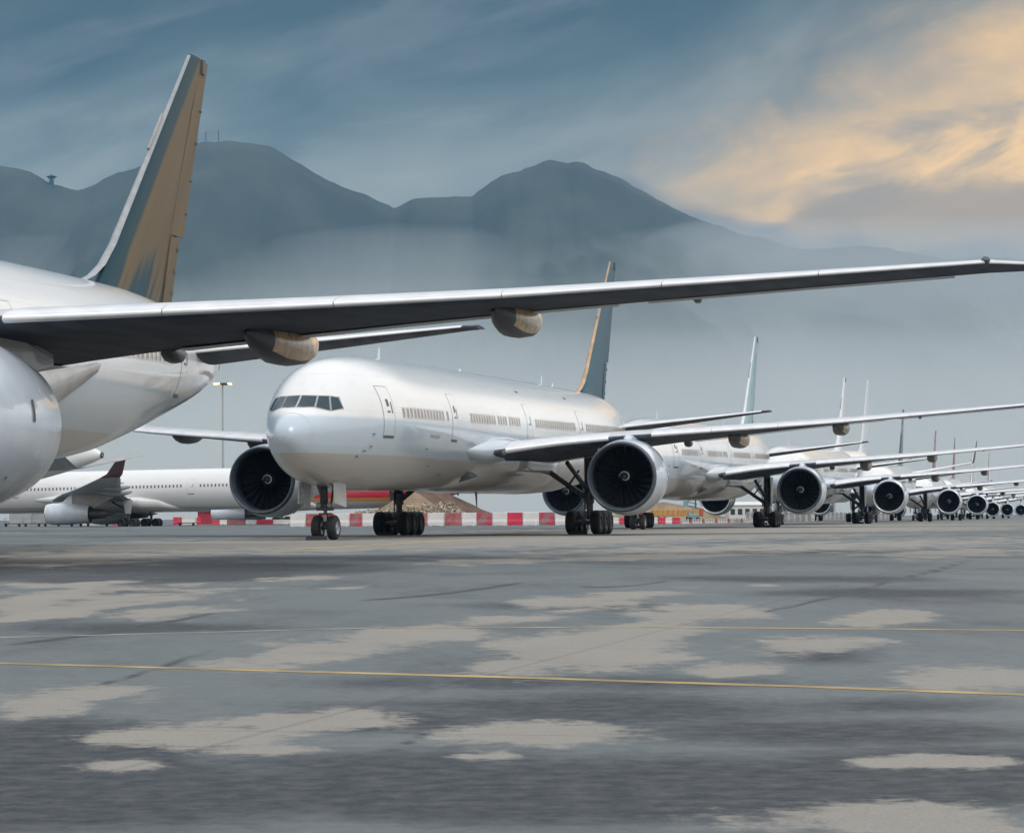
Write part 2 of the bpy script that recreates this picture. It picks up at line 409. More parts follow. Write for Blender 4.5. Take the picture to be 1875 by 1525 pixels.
def surf_loft(mb, stations, n=10, axis='z', mi=0):
    """symmetric aerofoil surface: stations = (pos along span point, le x, te x, thickness ratio, fixed coord)"""
    R = []
    xs = [1, .8, .6, .4, .22, .1, .03, 0]
    for (span, other, le, te, tk) in stations:
        c = te-le; ring = []
        pr = [(x, aero(x, tk)*c) for x in xs]+[(x, -aero(x, tk)*c) for x in xs[-2::-1]]
        for x, t in pr[:-1]:
            if axis == 'z': ring.append((le+c*x-5.9, other+t, span))
            else: ring.append((le+c*x-5.9, span, other+t))
        R.append(ring)
    mb.loft(R, mi)

def make_fin(par, finmat, edgemat, sc=None, simple_fin=False):
    FLE = lambda z: 61.3+(z-9.2)*(70.9-61.3)/(18.5-9.2)
    mb = MB()
    def TEz(z): return 69.0+(z-9)*(1.0/2.4) if z < 11.4 else 70.05+(z-11.4)*(73.05-70.05)/7.1
    # box of the fin
    st = [(z, 0, FLE(z), TEz(z)-0.75*(1 if z < 18 else 0.6), .10) for z in (7.6, 9.2, 11.4, 14, 16.5, 18.0, 18.5)]
    surf_loft(mb, st, axis='z'); o = mb.build('tail_fin', finmat, par, sc); fix_normals(o)
    rb = MB()
    R = []
    for z in (11.45, 13.5, 16, 18.1, 18.45):
        te = TEz(z); le = te-1.7*(1-(z-11)/14)
        w = .105*(1-(z-11)/12)*(te-FLE(z))/8
        R.append([(le-5.9, w+.02, z), (te-5.9, .02, z), (te-5.9, -.02, z), (le-5.9, -w-.02, z)])
    rb.loft(R, 0, smooth=False); fix_normals(rb.build('rudder', finmat, o, sc))
    rb = MB(); R = []
    for z in (8.2, 9.5, 11.38):
        te = TEz(z)-.55*(z/11.4)+.2; le = te-1.2; w = .09
        R.append([(le-5.9, w+.03, z), (te-5.9, .02, z), (te-5.9, -.02, z), (le-5.9, -w-.03, z)])
    rb.loft(R, 0, smooth=False); fix_normals(rb.build('rudder_tab', finmat if simple_fin else 'fin teal', o, sc))
    # leading edge cap and dorsal fillet
    eb = MB(); R = []
    for z in (8.9, 9.25, 9.7, 10.5, 12, 14, 16.2, 16.5, 18.45):
        le = FLE(z)-(1.6 if z < 9 else (0.75 if z < 9.3 else (.25 if z < 9.8 else 0.03))); c = 0.11
        w = aero(.014, .10)*(TEz(z)-FLE(z))+.03
        R.append([(le-5.9-.05, 0, z), (le+c*.15-5.9, w*.55, z), (le+c-5.9, w, z), (le+c-5.9, -w, z), (le+c*.15-5.9, -w*.55, z)])
    eb.loft(R, 0, smooth=False); fix_normals(eb.build('leading_edge', edgemat, o, sc))
    hb = MB()
    if not simple_fin:
        for z in (9.3, 10.1, 10.95, 12.4, 13.7, 15.2, 16.5):
            te = TEz(z)-(.35 if z < 11.4 else .0); r = .09 if z < 11.4 else .03
            hb = MB(); hb.box(te-5.9-.2, te-5.9+r*.5, -.07, .07, z-r*.8, z+r*.8); hb.build('hinge', 'seal dark', o, sc)
        hb = MB(); te = FLE(15.7)-5.9
        hb.tube((te-.16, 0, 15.75), (te-1.5-.13, 0, 14.3), .06, n=8); hb.build('antenna_strip', 'seal mid', o, sc)
        hb = MB(); hb.box(72.2-5.9, 72.5-5.9, -.11, .11, 17.95, 18.5); hb.build('tip_light', 'seal dark', o, sc)
    return o

def make_stab(par, side, sc=None, mat='wing grey'):
    mb = MB()
    st = []
    for y, le, te, z in ((0.6, 64.6, 71.0, 6.75), (1.5, 65.2, 71.2, 6.85), (6, 68.6, 72.4, 7.45), (10.2, 71.6, 73.5, 8.03), (10.76, 72.2, 73.75, 8.1)):
        st.append((side*y, z, le, te, .095))
    surf_loft(mb, st, axis='y')
    o = mb.build('tailplane', mat, par, sc); fix_normals(o)
    sb = MB(); R = []
    for y, le, te, z in ((1.6, 65.25, 71.2, 6.86), (6, 68.6, 72.4, 7.45), (10.3, 71.65, 73.55, 8.04)):
        c = te-le; r = []
        for x in (.16, .12, .08, .05, .02, .005): r.append((le+c*x-5.9-.02, side*y, z+aero(x, .095)*c+.012))
        for x in (0, .004): r.append((le+c*x-5.9-.02, side*y, z-aero(x, .095)*c-.008))
        R.append(r)
    sb.loft(R, 0); fix_normals(sb.build('leading_edge', 'slat metal', o, sc))
    return o

def make_engine(par, side, y, s, z, k, sc=None, bright=False, pyl=True, wingz=None, lx=1.0):
    c = ((s-5.9)*(sc[0] if sc else 1), side*y, z)
    lipm = 'lip bright' if bright else 'lip metal'
    def L(prof): return [((a if a < 1.3 else 1.3+(a-1.3)*lx)*k, r*k) for a, r in prof]
    mb = MB()
    mb.lathe(L([(.30, 1.80), (.6, 1.86), (1.2, 1.94), (1.9, 1.965), (2.8, 1.93), (3.8, 1.80), (4.9, 1.60), (5.0, 1.58)]), c, n=64)
    mb.lathe(L([(5.0, 1.58), (5.0, 1.5), (4.0, 1.45)]), c, n=64, mi=1)
    o = mb.build('engine', ['nacelle paint', 'exhaust'], par)
    lb = MB(); lb.lathe(L([(.42, 1.555), (.2, 1.60), (.06, 1.645), (0, 1.70), (.03, 1.745), (.12, 1.775), (.30, 1.803)]), c, n=64)
    lb.build('inlet_lip', lipm, o)
    ib = MB(); ib.lathe(L([(.42, 1.555), (.8, 1.57), (1.3, 1.62), (1.75, 1.63)]), c, n=64); ib.build('inlet_duct', 'inlet dark', o)
    fb = MB(); fb.lathe(L([(1.75, 1.63), (1.80, .2)]), c, n=48)
    for i in range(22):
        a0 = 2*pi*i/22
        pts = []
        for r, tw, wd, bk in ((.42, .0, .18, .0), (.8, .10, .24, .05), (1.2, .18, .27, .0), (1.6, .20, .25, -.04)):
            for e, dx in ((-1, .10), (1, -.16)):
                a = a0+tw+e*wd/(2*r)*.8
                pts.append((c[0]+(1.55+dx*(1 if e < 0 else 1)+bk)*k, c[1]+r*k*sin(a), c[2]+r*k*cos(a)))
        fb.add(pts, [(0, 1, 3, 2), (2, 3, 5, 4), (4, 5, 7, 6)], 0, True)
    fb.build('fan', 'fan dark', o)
    sb = MB(); sb.lathe(L([(.92, .01), (.96, .09), (1.1, .22), (1.35, .36), (1.6, .45)]), c, n=28)
    so = sb.build('spinner', 'spinner', o)
    sw = MB(); P = []
    for i in range(26):
        t = i/25; a = 2.2+t*5.6; xx = .955+.28*t; r = float(np.interp(xx, [.92, .96, 1.1, 1.35, 1.6], [.01, .09, .22, .36, .45]))
        w = .015+.022*sin(pi*t)
        for e in (-1, 1):
            rr = r+.02+e*w*.8; P.append((c[0]+(xx+e*w*.3-.03)*k, c[1]+rr*k*sin(a), c[2]+rr*k*cos(a)))
    sw.add(P, [(2*i, 2*i+1, 2*i+3, 2*i+2) for i in range(25)], 0, True); sw.build('spiral_mark', 'spiral', o)
    cb = MB(); cb.lathe(L([(4.0, 1.45), (4.6, 1.05), (5.6, .92), (6.6, .72), (6.62, .60), (6.2, .5), (6.8, .38), (7.6, .06)]), c, n=32); cb.build('exhaust_core', 'exhaust', o)
    # strake
    st = MB(); st.add([(c[0]+1.3*k, c[1]+side*-1.42*k, c[2]+1.35*k), (c[0]+2.6*k, c[1]+side*-1.40*k, c[2]+1.33*k), (c[0]+2.6*k, c[1]+side*-1.62*k, c[2]+1.6*k), (c[0]+1.9*k, c[1]+side*-1.55*k, c[2]+1.52*k)], [(0, 1, 2, 3)], 0, False)
    st.build('strake', 'nacelle paint', o)
    if pyl:
        wz = wingz if wingz is not None else lin(y, LZt)
        pb = MB(); R = []
        for x, w, zt, zb in ((1.4, .03, 1.96*k+z, 1.6*k+z), (2.0, .22, 2.16*k+z, 1.5*k+z), (3.2, .30, wz+.05, 1.4*k+z), (4.6, .28, wz+.12, 1.3*k+z), (6.2, .20, wz-.05, 1.2*k+z), (8.4, .03, wz-.35, wz-.6)):
            xx = c[0]+x*k*(1+(lx-1)*.6)
            R.append([(xx, c[1]-w*k, zb), (xx, c[1]+w*k, zb), (xx, c[1]+w*k, zt-.12), (xx, c[1]+w*.5*k, zt), (xx, c[1]-w*.5*k, zt), (xx, c[1]-w*k, zt-.12)])
        pb.loft(R[:3], 0, smooth=False, caps=(True, False)); pb.loft(R[2:], 1, smooth=False, caps=(False, True)); fix_normals(pb.build('pylon', ['nacelle paint', 'aft grey and shade'], o))
    # small stencil and latch marks on the cowl
    hb = MB()
    for a, x0, x1 in ((1.45, 2.55, 2.66), (.7, 1.2, 1.3), (2.2, 1.9, 1.96)):
        for q in range(1 if a != 1.45 else 1):
            r = 1.972*k; P = []
            for i in range(5):
                aa = a+(.12 if a == 1.45 else .02)*(i/4-.5)*2
                rr = k*float(np.interp(x0, [.3, .6, 1.2, 1.9, 2.8], [1.80, 1.86, 1.94, 1.965, 1.94]))+.012
                for xx in (x0, x1): P.append((c[0]+xx*k, c[1]-side*-1*rr*sin(aa), c[2]+rr*cos(aa)))
            hb = MB(); hb.add(P, [(2*i, 2*i+1, 2*i+3, 2*i+2) for i in range(4)], 0, True); hb.build('cowl_latch', 'seal dark', o)
    return o

def wheel(mb_t, mb_h, x, y, r, w):
    mb_t.lathe([(-w/2, r*.55), (-w/2, r*.80), (-w*.40, r*.94), (-w*.25, r), (w*.25, r), (w*.40, r*.94), (w/2, r*.80), (w/2, r*.55)], (x, y, r), 'y', 28)
    mb_h.lathe([(-w*.42, .02), (-w*.40, r*.2), (-w*.28, r*.3), (-w*.44, r*.52), (-w*.5, r*.56)], (x, y, r), 'y', 20)
    mb_h.lathe([(w*.42, .02), (w*.40, r*.2), (w*.28, r*.3), (w*.44, r*.52), (w*.5, r*.56)], (x, y, r), 'y', 20)
def add_wheel(par, x, y, r, w, hub='hub dark'):
    t = MB(); h = MB(); wheel(t, h, x, y, r, w)
    # tyre mesh carries two materials: tread, and hub faces
    o = len(t.v); t.v += h.v; t.f += [tuple(i+o for i in f) for f in h.f]; t.m += [1]*len(h.f); t.sm += [True]*len(h.f)
    return t.build('wheel', ['rubber', hub], par)

def make_airliner(name='airliner', sc=None, winglet=False, fus='white paint', finmat='fin teal gold reflection', edge='slat metal', engines=None, windows=True, dark_win=False, detail=True, axles=3):
    S = sc or (1, 1, 1)
    root = empty(name)
    # fuselage
    ss = [0, .015, .04, .08, .14, .22, .32, .45, .6, .8, 1.0, 1.25, 1.5, 1.75, 2, 2.25, 2.5, 2.75, 3, 3.3, 3.6, 4, 4.4, 4.8, 5.3, 5.8, 6.4, 7, 7.7, 8.5, 9.5, 11, 13]+[15+2.5*i for i in range(16)]+[54, 55.5, 57, 58.5, 60, 61.5, 63, 64.5, 66, 67.5, 69, 70, 71, 72, 72.6, 73.1, 73.35, 73.45]
    n = 72; R = []
    for s in ss:
        t, bt, hw, zm = sec(s); r = []
        for i in range(n):
            a = 2*pi*i/n; c = cos(a)
            r.append((s-5.9, hw*sin(a), zm+((t-zm) if c > 0 else (zm-bt))*c))
        R.append(r)
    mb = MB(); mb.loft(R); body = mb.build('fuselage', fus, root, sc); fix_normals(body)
    mb = MB(); mb.lathe([(-.05, .30), (.10, .27), (.12, .20), (-.1, .12)], (73.42-5.9, 0, 6.85), n=18); mb.build('exhaust_outlet', 'exhaust', body, sc)
    # belly fairing, front part and rear part with its shade painted as darker grey
    FR = ((21.6, .9, .0, 2.9), (22.6, 1.9, .03, 3.6), (24, 2.75, .07, 4.3), (26, 3.3, .12, 4.8), (29, 3.5, .16, 4.95), (34, 3.5, .18, 4.95), (38, 3.5, .2, 4.9), (42, 3.48, .24, 5.0), (45, 3.46, .2, 5.3), (47.5, 3.40, -.25, 5.7), (49.5, 3.32, -.95, 5.85), (51.5, 3.24, -1.6, 5.95), (53, 3.16, -2.1, 6.0), (54.5, 2.95, -2.5, 6.0))
    if sc: FR = FR[:7]+((41, 2.9, .1, 4.2), (43.5, 2.0, .03, 3.5), (45, 1.0, .0, 2.9))
    for part, mt in ((FR[:7], fus), (FR[6:], 'aft grey and shade' if not sc else fus)):
        mb = MB(); R = []
        for s, hw, dz, zt in part:
            bt = sec(s)[1]-dz; zm = ((4.0 if zt > 4.1 else (bt+zt)/2+.2) if s < 44 else (bt+zt)/2+.3); r = []
            for i in range(32):
                a = 2*pi*i/32; sx, cz = sin(a), cos(a)
                r.append((s-5.9, hw*(abs(sx)**.8)*(1 if sx > 0 else -1), zm+((zt-zm) if cz > 0 else (zm-bt))*(abs(cz)**.8)*(1 if cz > 0 else -1)))
            R.append(r)
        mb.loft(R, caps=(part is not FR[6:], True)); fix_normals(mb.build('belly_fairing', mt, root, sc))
    # wing root leading edge fillets
    for side in (-1, 1):
        mb = MB(); R = []
        for q, r_, yy, zz in ((-4.6, .08, 2.70, 4.35), (-3.6, .26, 2.54, 4.33), (-2.6, .42, 2.42, 4.31), (-1.6, .54, 2.42, 4.30), (-.7, .60, 2.46, 4.30), (.2, .64, 2.62, 4.33), (1.2, .66, 2.9, 4.4), (3, .64, 3.05, 4.5), (6, .5, 3.0, 4.6)):
            R.append([(23.6+q-5.9, side*(yy+r_*1.3*sin(2*pi*i/16)), zz+r_*cos(2*pi*i/16)) for i in range(16)])
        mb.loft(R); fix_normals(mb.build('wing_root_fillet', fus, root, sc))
    for side in (-1, 1):
        make_wing(root, side, sc, winglet); make_stab(root, side, sc, 'wing pale' if sc else 'wing grey')
    make_fin(root, finmat, edge, sc, simple_fin=not detail)
    # engines
    for (y, s, z, k, br, *lx) in (engines or [(9.6, 25.1, 2.98, 1.0, False)]):
        for side in (-1, 1):
            wz = lin(y/S[1], LZt)*S[2]
            make_engine(root, side, y, s, z, k, sc, br, wingz=wz, lx=lx[0] if lx else 1.0)
    # cockpit windows, both sides of the centre post
    for sg in (-1, 1):
        for c in ([(.05, 5.74), (.72, 5.75), (.66, 6.22), (.05, 6.24)], [(.80, 5.74), (1.30, 5.60), (1.10, 6.22), (.74, 6.22)], [(1.36, 5.60), (1.66, 5.72), (1.42, 6.17), (1.17, 6.21)]):
            mb = MB()
            cc = [(sg*y, z) for y, z in c]; cx = sum(p[0] for p in cc)/4; cz = sum(p[1] for p in cc)/4
            big = [(cx+(p[0]-cx)*1.0+(.035 if p[0] > cx else -.035), cz+(p[1]-cz)+(.04 if p[1] > cz else -.04)) for p in cc]
            nose_patch(mb, big, .008, mi=1); nose_patch(mb, cc, .016, mi=0)
            mb.build('cockpit_window', ['cockpit glass', 'seal mid'], body, sc)
    if detail:
        mb = MB()                       # wipers
        for y0, y1 in ((.12, .5), (-.12, -.5)):
            mb = MB(); mb.tube((s_from(abs(y0), 5.72)-5.9-.03, y0, 5.70), (s_from(abs(y1), 5.76)-5.9-.04, y1, 5.78), .012, n=6); mb.build('wiper', 'seal dark', body, sc)
    # radome seam
    mb = MB(); R = []
    for s in (1.10, 1.125):
        t, bt, hw, zm = sec(s)
        R.append([(s-5.9-.004, (hw+.006)*sin(2*pi*i/60), zm+(((t-zm) if cos(2*pi*i/60) > 0 else (zm-bt))+.006)*cos(2*pi*i/60)) for i in range(60)])
    mb.loft(R, caps=(False, False)); mb.build('radome_seam', 'seal light', body, sc)
    # probes and vents
    if detail:
        for s, z in ((5.1, 4.95-.35), (5.1, 4.05), (4.7, 3.85), (4.3, 3.6), (12.2, 4.1), (14.2, 3.35), (24.2, 4.0), (17.6, 3.0), (17.9, 3.0)):
            y = ysec(s, z); mb = MB()
            mb.add([(s-5.9, -y+.01, z), (s-5.9+.16, -y+.01, z+.02), (s-5.9+.13, -y-.10, z+.05), (s-5.9+.05, -y-.10, z+.05)], [(0, 1, 2, 3)], 0, False)
            mb.tube((s-5.9-.03, -y-.10, z+.05), (s-5.9+.16, -y-.10, z+.05), .025, n=6)
            mb.build('probe', 'seal dark', body, sc)
        for s, z in ((12.6, 4.72),):
            mb = MB(); side_patch(mb, s, s+1.5, z, z+.1, .035, ns=6, nz=2); mb.build('air_outlet', 'seal mid', body, sc)
    # doors
    for s, w, z0, z1 in ((6.62, 1.05, 4.62, 6.80), (17.0, 1.07, 4.72, 6.9), (32.9, 1.07, 4.92, 7.05), (46.6, 1.07, 5.08, 7.2), (63.6, 1.0, 5.3, 7.3)):
        mb = MB(); e = .028; a, c = s-w/2, s+w/2
        side_patch(mb, a, c, z0, z1, .006, ns=4, nz=14, mi=0)
        for (p, q, r_, t_) in ((a-e, a, z0, z1), (c, c+e, z0, z1), (a-e, c+e, z1, z1+e)):
            side_patch(mb, p, q, r_, t_, .012, ns=1 if q-p < .1 else 4, nz=14 if t_-r_ > .1 else 1, mi=1)
        side_patch(mb, a, c, z0-.12, z0, .014, ns=4, nz=2, mi=2)
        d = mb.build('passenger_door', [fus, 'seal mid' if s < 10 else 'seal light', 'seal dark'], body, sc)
        hb = MB(); side_patch(hb, s-.12, s+.12, z0+1.02, z0+1.10, .02, ns=1, nz=1); side_patch(hb, s+.28, s+.36, z0+1.0, z0+1.5, .02, ns=1, nz=4)
        if s < 20: side_patch(hb, s-.1, s+.1, z0+1.30, z0+1.62, .02, ns=2, nz=2)
        hb.build('door_handle', 'seal dark', d, sc)
    # cabin windows on the port side
    if windows:
        xs = [8.3+.535*i for i in range(13)]+[15.6]+[20.2+.535*i for i in range(10)]+[25.9+.535*i for i in range(4)]+[28.4+.535*i for i in range(5)]+[34.6+.535*i for i in range(20)]+[48.2+.535*i for i in range(26)]
        if dark_win: xs = [8.6+.62*i for i in range(9)]+[15.4+.62*i for i in range(20)]+[30.2+.62*i for i in range(4)]+[34.4+.62*i for i in range(18)]+[48.2+.62*i for i in range(20)]
        for s in xs:
            z = 5.72+(s-10)*.0145
            mb = MB(); w = .15 if not dark_win else .16
            side_patch(mb, s-w-.035, s+w+.035, z-.25, z+.25, .006, ns=1, nz=4, mi=0)
            side_patch(mb, s-w*.62, s+w*.62, z-.19, z+.19, .012, ns=1, nz=4, mi=1)
            mb.build('cabin_window', ['window frame' if not dark_win else 'nacelle paint', 'pane shade' if not dark_win else 'pane dark'], body, sc)
    # antennas on the crown and under the belly
    if detail:
        for s, h in ((14.2, .6), (29.5, .2), (49.2, .62), (52.3, .3)):
            mb = MB(); t = itp(s, TOP)
            mb.loft([[(s-5.9, -.03, t-.05), (s-5.9+.35, -.03, t-.05), (s-5.9+.35, .03, t-.05), (s-5.9, .03, t-.05)], [(s-5.9+.22, -.012, t+h), (s-5.9+.38, -.012, t+h), (s-5.9+.38, .012, t+h), (s-5.9+.22, .012, t+h)]], smooth=False)
            mb.build('antenna', 'nacelle paint', body, sc)
        for s, h in ((29, .12), (33, .75)):
            mb = MB(); t = itp(s, BOT)-.15
            mb.loft([[(s-5.9, -.03, t+.05), (s-5.9+.3, -.03, t+.05), (s-5.9+.3, .03, t+.05), (s-5.9, .03, t+.05)], [(s-5.9+.25, -.012, t-h), (s-5.9+.35, -.012, t-h), (s-5.9+.35, .012, t-h), (s-5.9+.25, .012, t-h)]], smooth=False)
            mb.build('antenna', 'seal dark', body, sc)
        for s, z in ((33.0, 7.72), (45.5, 7.9)):
            mb = MB(); side_patch(mb, s, s+.55, z, z+.10, .02, ns=3, nz=1); mb.build('overwing_light', 'seal dark', body, sc)
        mb = MB(); side_patch(mb, 21.0, 22.5, 2.75, 3.05, .02, ns=5, nz=4)
        # ram air scoop under the fairing
        mb = MB(); mb.loft([[(22.6-5.9, -1.5, 2.6), (22.6-5.9, -2.35, 3.0), (22.6-5.9, -2.2, 3.25), (22.6-5.9, -1.4, 2.9)], [(24.8-5.9, -2.2, 2.9), (24.8-5.9, -2.5, 3.1), (24.8-5.9, -2.5, 3.2), (24.8-5.9, -2.2, 3.05)]], smooth=False)
        fix_normals(mb.build('ram_air_intake', 'seal dark', root, sc))
    # landing light at the wing root
    for side in (-1, 1):
        mb = MB(); mb.lathe([(0, .02), (.03, .15), (.2, .17)], (23.72-5.9, side*3.78, 4.22), n=14, caps=(True, False)); mb.build('landing_light', 'seal dark', root, sc)
    # nose gear
    mb = MB(); z0 = 2.6*S[2]
    mb.tube((0, 0, .55), (-.05, 0, 1.45), .085); mb.tube((-.05, 0, 1.3), (-.12, 0, z0), .14)
    mb.tube((.0, 0, 1.5), (-1.3, 0, z0), .07); mb.tube((.02, -.22, 1.35), (.35, -.30, z0), .05); mb.tube((.02, .22, 1.35), (.35, .30, z0), .05)
    mb.tube((.0, -.42, .55), (.0, .42, .55), .09); mb.box(-.22, .02, -.40, .40, 1.30, 1.46, bev=.03); mb.box(-.1, .12, -.30, .30, 1.10, 1.20, bev=.02)
    mb.tube((.05, 0, .62), (.32, 0, .95), .05); mb.tube((.32, 0, .95), (.06, 0, 1.2), .05)
    g = mb.build('nose_gear', 'gear steel', root)
    for y in (-.36, .36): add_wheel(g, 0, y, .55, .40, 'hub')
    if detail:
        for y in (-.25, .25): lb = MB(); lb.lathe([(0, .10), (.03, .13), (.15, .08)], (-.26, y, 1.55), n=14, caps=(True, True)); lb.build('taxi_light', 'hub', g)
        lb = MB(); lb.box(-.16, -.12, -.10, .06, .82, 1.12, bev=.01); lb.build('tow_plate', 'gear pale', g)
        lb = MB(); lb.box(-.2, -.17, -.42, -.22, .98, 1.16); lb.build('warning_flag', 'fin red', g)
    for sg in (-1, 1):
        mb = MB(); R = []
        for x, zz in ((-1.35, 1.62), (.35, 1.45)):
            R.append([(x, sg*.78, z0-.05), (x, sg*.84, z0-.05), (x, sg*.86, zz), (x, sg*.80, zz)])
        mb.loft(R, smooth=False); mb.box(-1.0, -.2, sg*.78-.03, sg*.78+.03, 1.7, 2.3)
        fix_normals(mb.build('gear_door', 'white paint' if sg < 0 else 'gear pale', g))
    # main gear
    for side in (-1, 1):
        y = side*5.49*S[1]; x = 31.2*S[0]; zt = 4.4*S[2]
        mb = MB(); mb.tube((x, y, .66), (x, y, 2.2), .17); mb.tube((x, y, 1.7), (x, y, zt), .27, .30)
        sp = 1.45 if axles == 3 else .95
        mb.box(x-sp-.1, x+sp+.1, y-.13, y+.13, .52, .82, bev=.05)
        axs = [-sp, 0, sp] if axles == 3 else [-sp, sp]
        for a in axs: mb.tube((x+a, y-.75, .66), (x+a, y+.75, .66), .10)
        mb.tube((x, y, 1.9), (x-.6, y-side*2.7, zt-.55), .15); mb.tube((x, y, 2.3), (x-3.0, y-side*.6, zt-.5), .13)
        mb.tube((x-.15, y-.2, 1.0), (x-.25, y-.22, 2.6), .035, n=8); mb.tube((x-.15, y+.2, 1.0), (x-.25, y+.24, 2.4), .035, n=8); mb.tube((x-.3, y, 1.0), (x-.1, y, 1.9), .06, n=8)
        mb.tube((x-.3, y-side*1.2, 2.6), (x-1.4, y-side*.3, zt-.9), .06, n=8)
        g = mb.build('main_gear', 'gear steel', root)
        for a in axs:
            for e in (-.70, .70): add_wheel(g, x+a, y+e, .66, .53)
        mb = MB()
        mb.loft([[(x-.8, y+side*.42, zt-.2), (x+.8, y+side*.42, zt-.2), (x+.8, y+side*.47, zt-.2), (x-.8, y+side*.47, zt-.2)], [(x-.45, y+side*.36, 1.95), (x+.45, y+side*.36, 1.95), (x+.45, y+side*.40, 1.95), (x-.45, y+side*.40, 1.95)]], smooth=False)
        fix_normals(mb.build('gear_door', 'gear pale', g))
    return root

def place(o, x, y, th, label, sc=None, tilt=0, z=0, group=None):
    o.location = (x, y, z); o.rotation_euler = (0, tilt, pi/2-th)
    if sc: o.scale = sc
    tag(o, label, 'airplane', group)
def refin(o, finmat, edge=None, tab=None):
    """give a copied plane its own tail colours"""
    for f in [c for c in bpy.data.objects if c.parent == o and c.name.startswith('tail_fin')]:
        f.data = f.data.copy(); f.data.materials[0] = MATS[finmat]
        for c in [c for c in bpy.data.objects if c.parent == f]:
            if c.name.startswith('rudder'): c.data = c.data.copy(); c.data.materials[0] = MATS[finmat]
            if edge and c.name.startswith('leading_edge'): c.data = c.data.copy(); c.data.materials[0] = MATS[edge]
def relip(o, mat):
    for f in [c for c in bpy.data.objects if c.parent == o and c.name.startswith('engine')]:
        for c in [c for c in bpy.data.objects if c.parent == f and c.name.startswith('inlet_lip')]:
            c.data = c.data.copy(); c.data.materials[0] = MATS[mat]

GQ = 'white airliners parked nose to tail along the taxiway'
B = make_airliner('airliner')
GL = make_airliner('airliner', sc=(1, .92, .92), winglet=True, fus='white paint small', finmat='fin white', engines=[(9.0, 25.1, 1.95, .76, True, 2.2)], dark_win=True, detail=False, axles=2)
A = copy_tree(B); Cc = copy_tree(B); D = copy_tree(B); E_ = copy_tree(B); F_ = copy_tree(B)
G_ = copy_tree(GL); H_ = copy_tree(GL); I_ = copy_tree(GL); K_ = copy_tree(GL); T_ = copy_tree(GL)
place(B, -8.271, 115.954, .234, 'white twin-engine airliner with black engine intakes and its whole nose in view', group=GQ)
place(A, -25.7, 35.0, .211, 'nearest airliner, at the left edge, with teal and gold tail and wing crossing the scene', group=GQ)
place(Cc, 9.244, 191.758, .226, 'white airliner directly behind the one with its whole nose in view', group=GQ)
place(D, 27.417, 268.74, .231, 'white airliner whose cockpit windows just show above another wing, centre right', group=GQ)
place(E_, 48.0, 346.6, .218, 'airliner with a dark teal tail fin and bright-rimmed engine, fourth facing the camera', (.87, .93, .93), group=GQ)
place(F_, 64.2, 415.7, .218, 'airliner with a thin maroon tail fin, fifth facing the camera', (.87, .93, .87), group=GQ)
place(G_, 79.7, 486.4, .218, 'small looking far airliner with maroon fin, sixth facing the camera along the taxiway', (.86, 1, 1), group=GQ)
place(H_, 95.8, 556.4, .218, 'very distant airliner with maroon fin, second from the far end of the line', (.86, 1, 1), group=GQ)
place(I_, 112.4, 626.4, .218, 'farthest airliner of the line, at the right edge on the horizon', (.86, 1, 1), group=GQ)
for f in kids(A):
    if f.name.startswith('main_gear') and f.data.vertices[0].co.y < 0: f.location.y = .55
refin(A, 'fin teal gold reflection', 'fin edge grey')
refin(B, 'fin teal', 'fin edge bronze'); refin(Cc, 'fin pale teal', 'slat metal'); refin(D, 'fin white', 'slat metal')
refin(E_, 'fin dark teal', 'fin dark teal'); refin(F_, 'fin maroon', 'fin maroon'); refin(G_, 'fin maroon', 'fin maroon'); refin(H_, 'fin maroon', 'fin white'); refin(I_, 'fin white', 'fin maroon')
relip(D, 'lip bright'); relip(E_, 'lip bright'); relip(F_, 'lip bright')
# the airliner with winglets, seen from its left side, nose to the left and away
place(GL, -78.2, 368.7, radians(100), 'white airliner side on with a maroon winglet, across the apron at left', (.86, 1, 1), z=-.2)
# a tail that shows between the nearest airliner and the one with winglets
place(K_, X_at(186, 232)-58*.966, 232+58*.259, radians(105), 'white airliner showing only its tail cone and tailplane under the nearest airliner', (.86, .95, 1.06))
# a tall pale fin beyond the line
for f in kids(K_):
    if f.name.startswith('tailplane'): f.location.z = -1.0
place(T_, X_at(1558, 490)-14, 432, radians(18), 'pale airliner hidden but for its tall white fin, beyond the third airliner facing the camera', (.80, .8, 1.52))
R_ = make_airliner('airliner', sc=(.92, .95, .95), fus='red paint', finmat='fin red', edge='fin red', engines=[(9.0, 25.1, 1.75, .57, True, 2.3)], windows=False, detail=False, axles=2)
place(R_, -66.2, 440.5, radians(95), 'red airliner with gold stripe and white belly, glimpsed behind the nose gear')


# ------------------------------------------------------------------ ground
def lin1(c): return tuple(c)
ELL = [(1060,1103,110,13,.95),(1170,1088,100,8,.9),(1270,1128,125,20,1.1),(1180,1163,135,26,1.2),(1050,1197,180,34,1.2),(930,1218,120,20,1),
 (720,1163,160,18,1),(600,1188,140,18,1),(430,1218,120,14,.9),(890,1133,85,8,.7),(200,1098,210,22,.8),(310,1120,110,14,.75),(60,1112,90,26,.8),
 (1612,1128,85,13,.95),(1460,1182,130,16,.95),(1350,1228,100,13,.9),(1810,1240,160,20,.8),(170,1270,190,15,.75),(60,1290,110,22,.75),
 (540,1318,180,22,.8),(420,1350,190,20,.85),(500,1372,140,10,.8),(230,1400,80,8,.6),(1010,1345,190,20,.85),(1100,1334,90,14,.8),(900,1384,65,8,.7),
 (1730,1392,140,9,.75),(1560,1500,260,30,.8),(1720,1520,160,30,.8),(580,1060,75,5,.7),(890,1028,100,5,.8),(130,1022,220,10,.8),(1000,985,900,14,1.2),(400,998,420,10,1.0),(1500,1000,500,8,.7),(1200,1020,200,4,.8),(1750,1012,150,7,.6),(120,1072,130,5,.7),(640,1075,30,3,.5),(1400,1070,30,3,.5)]
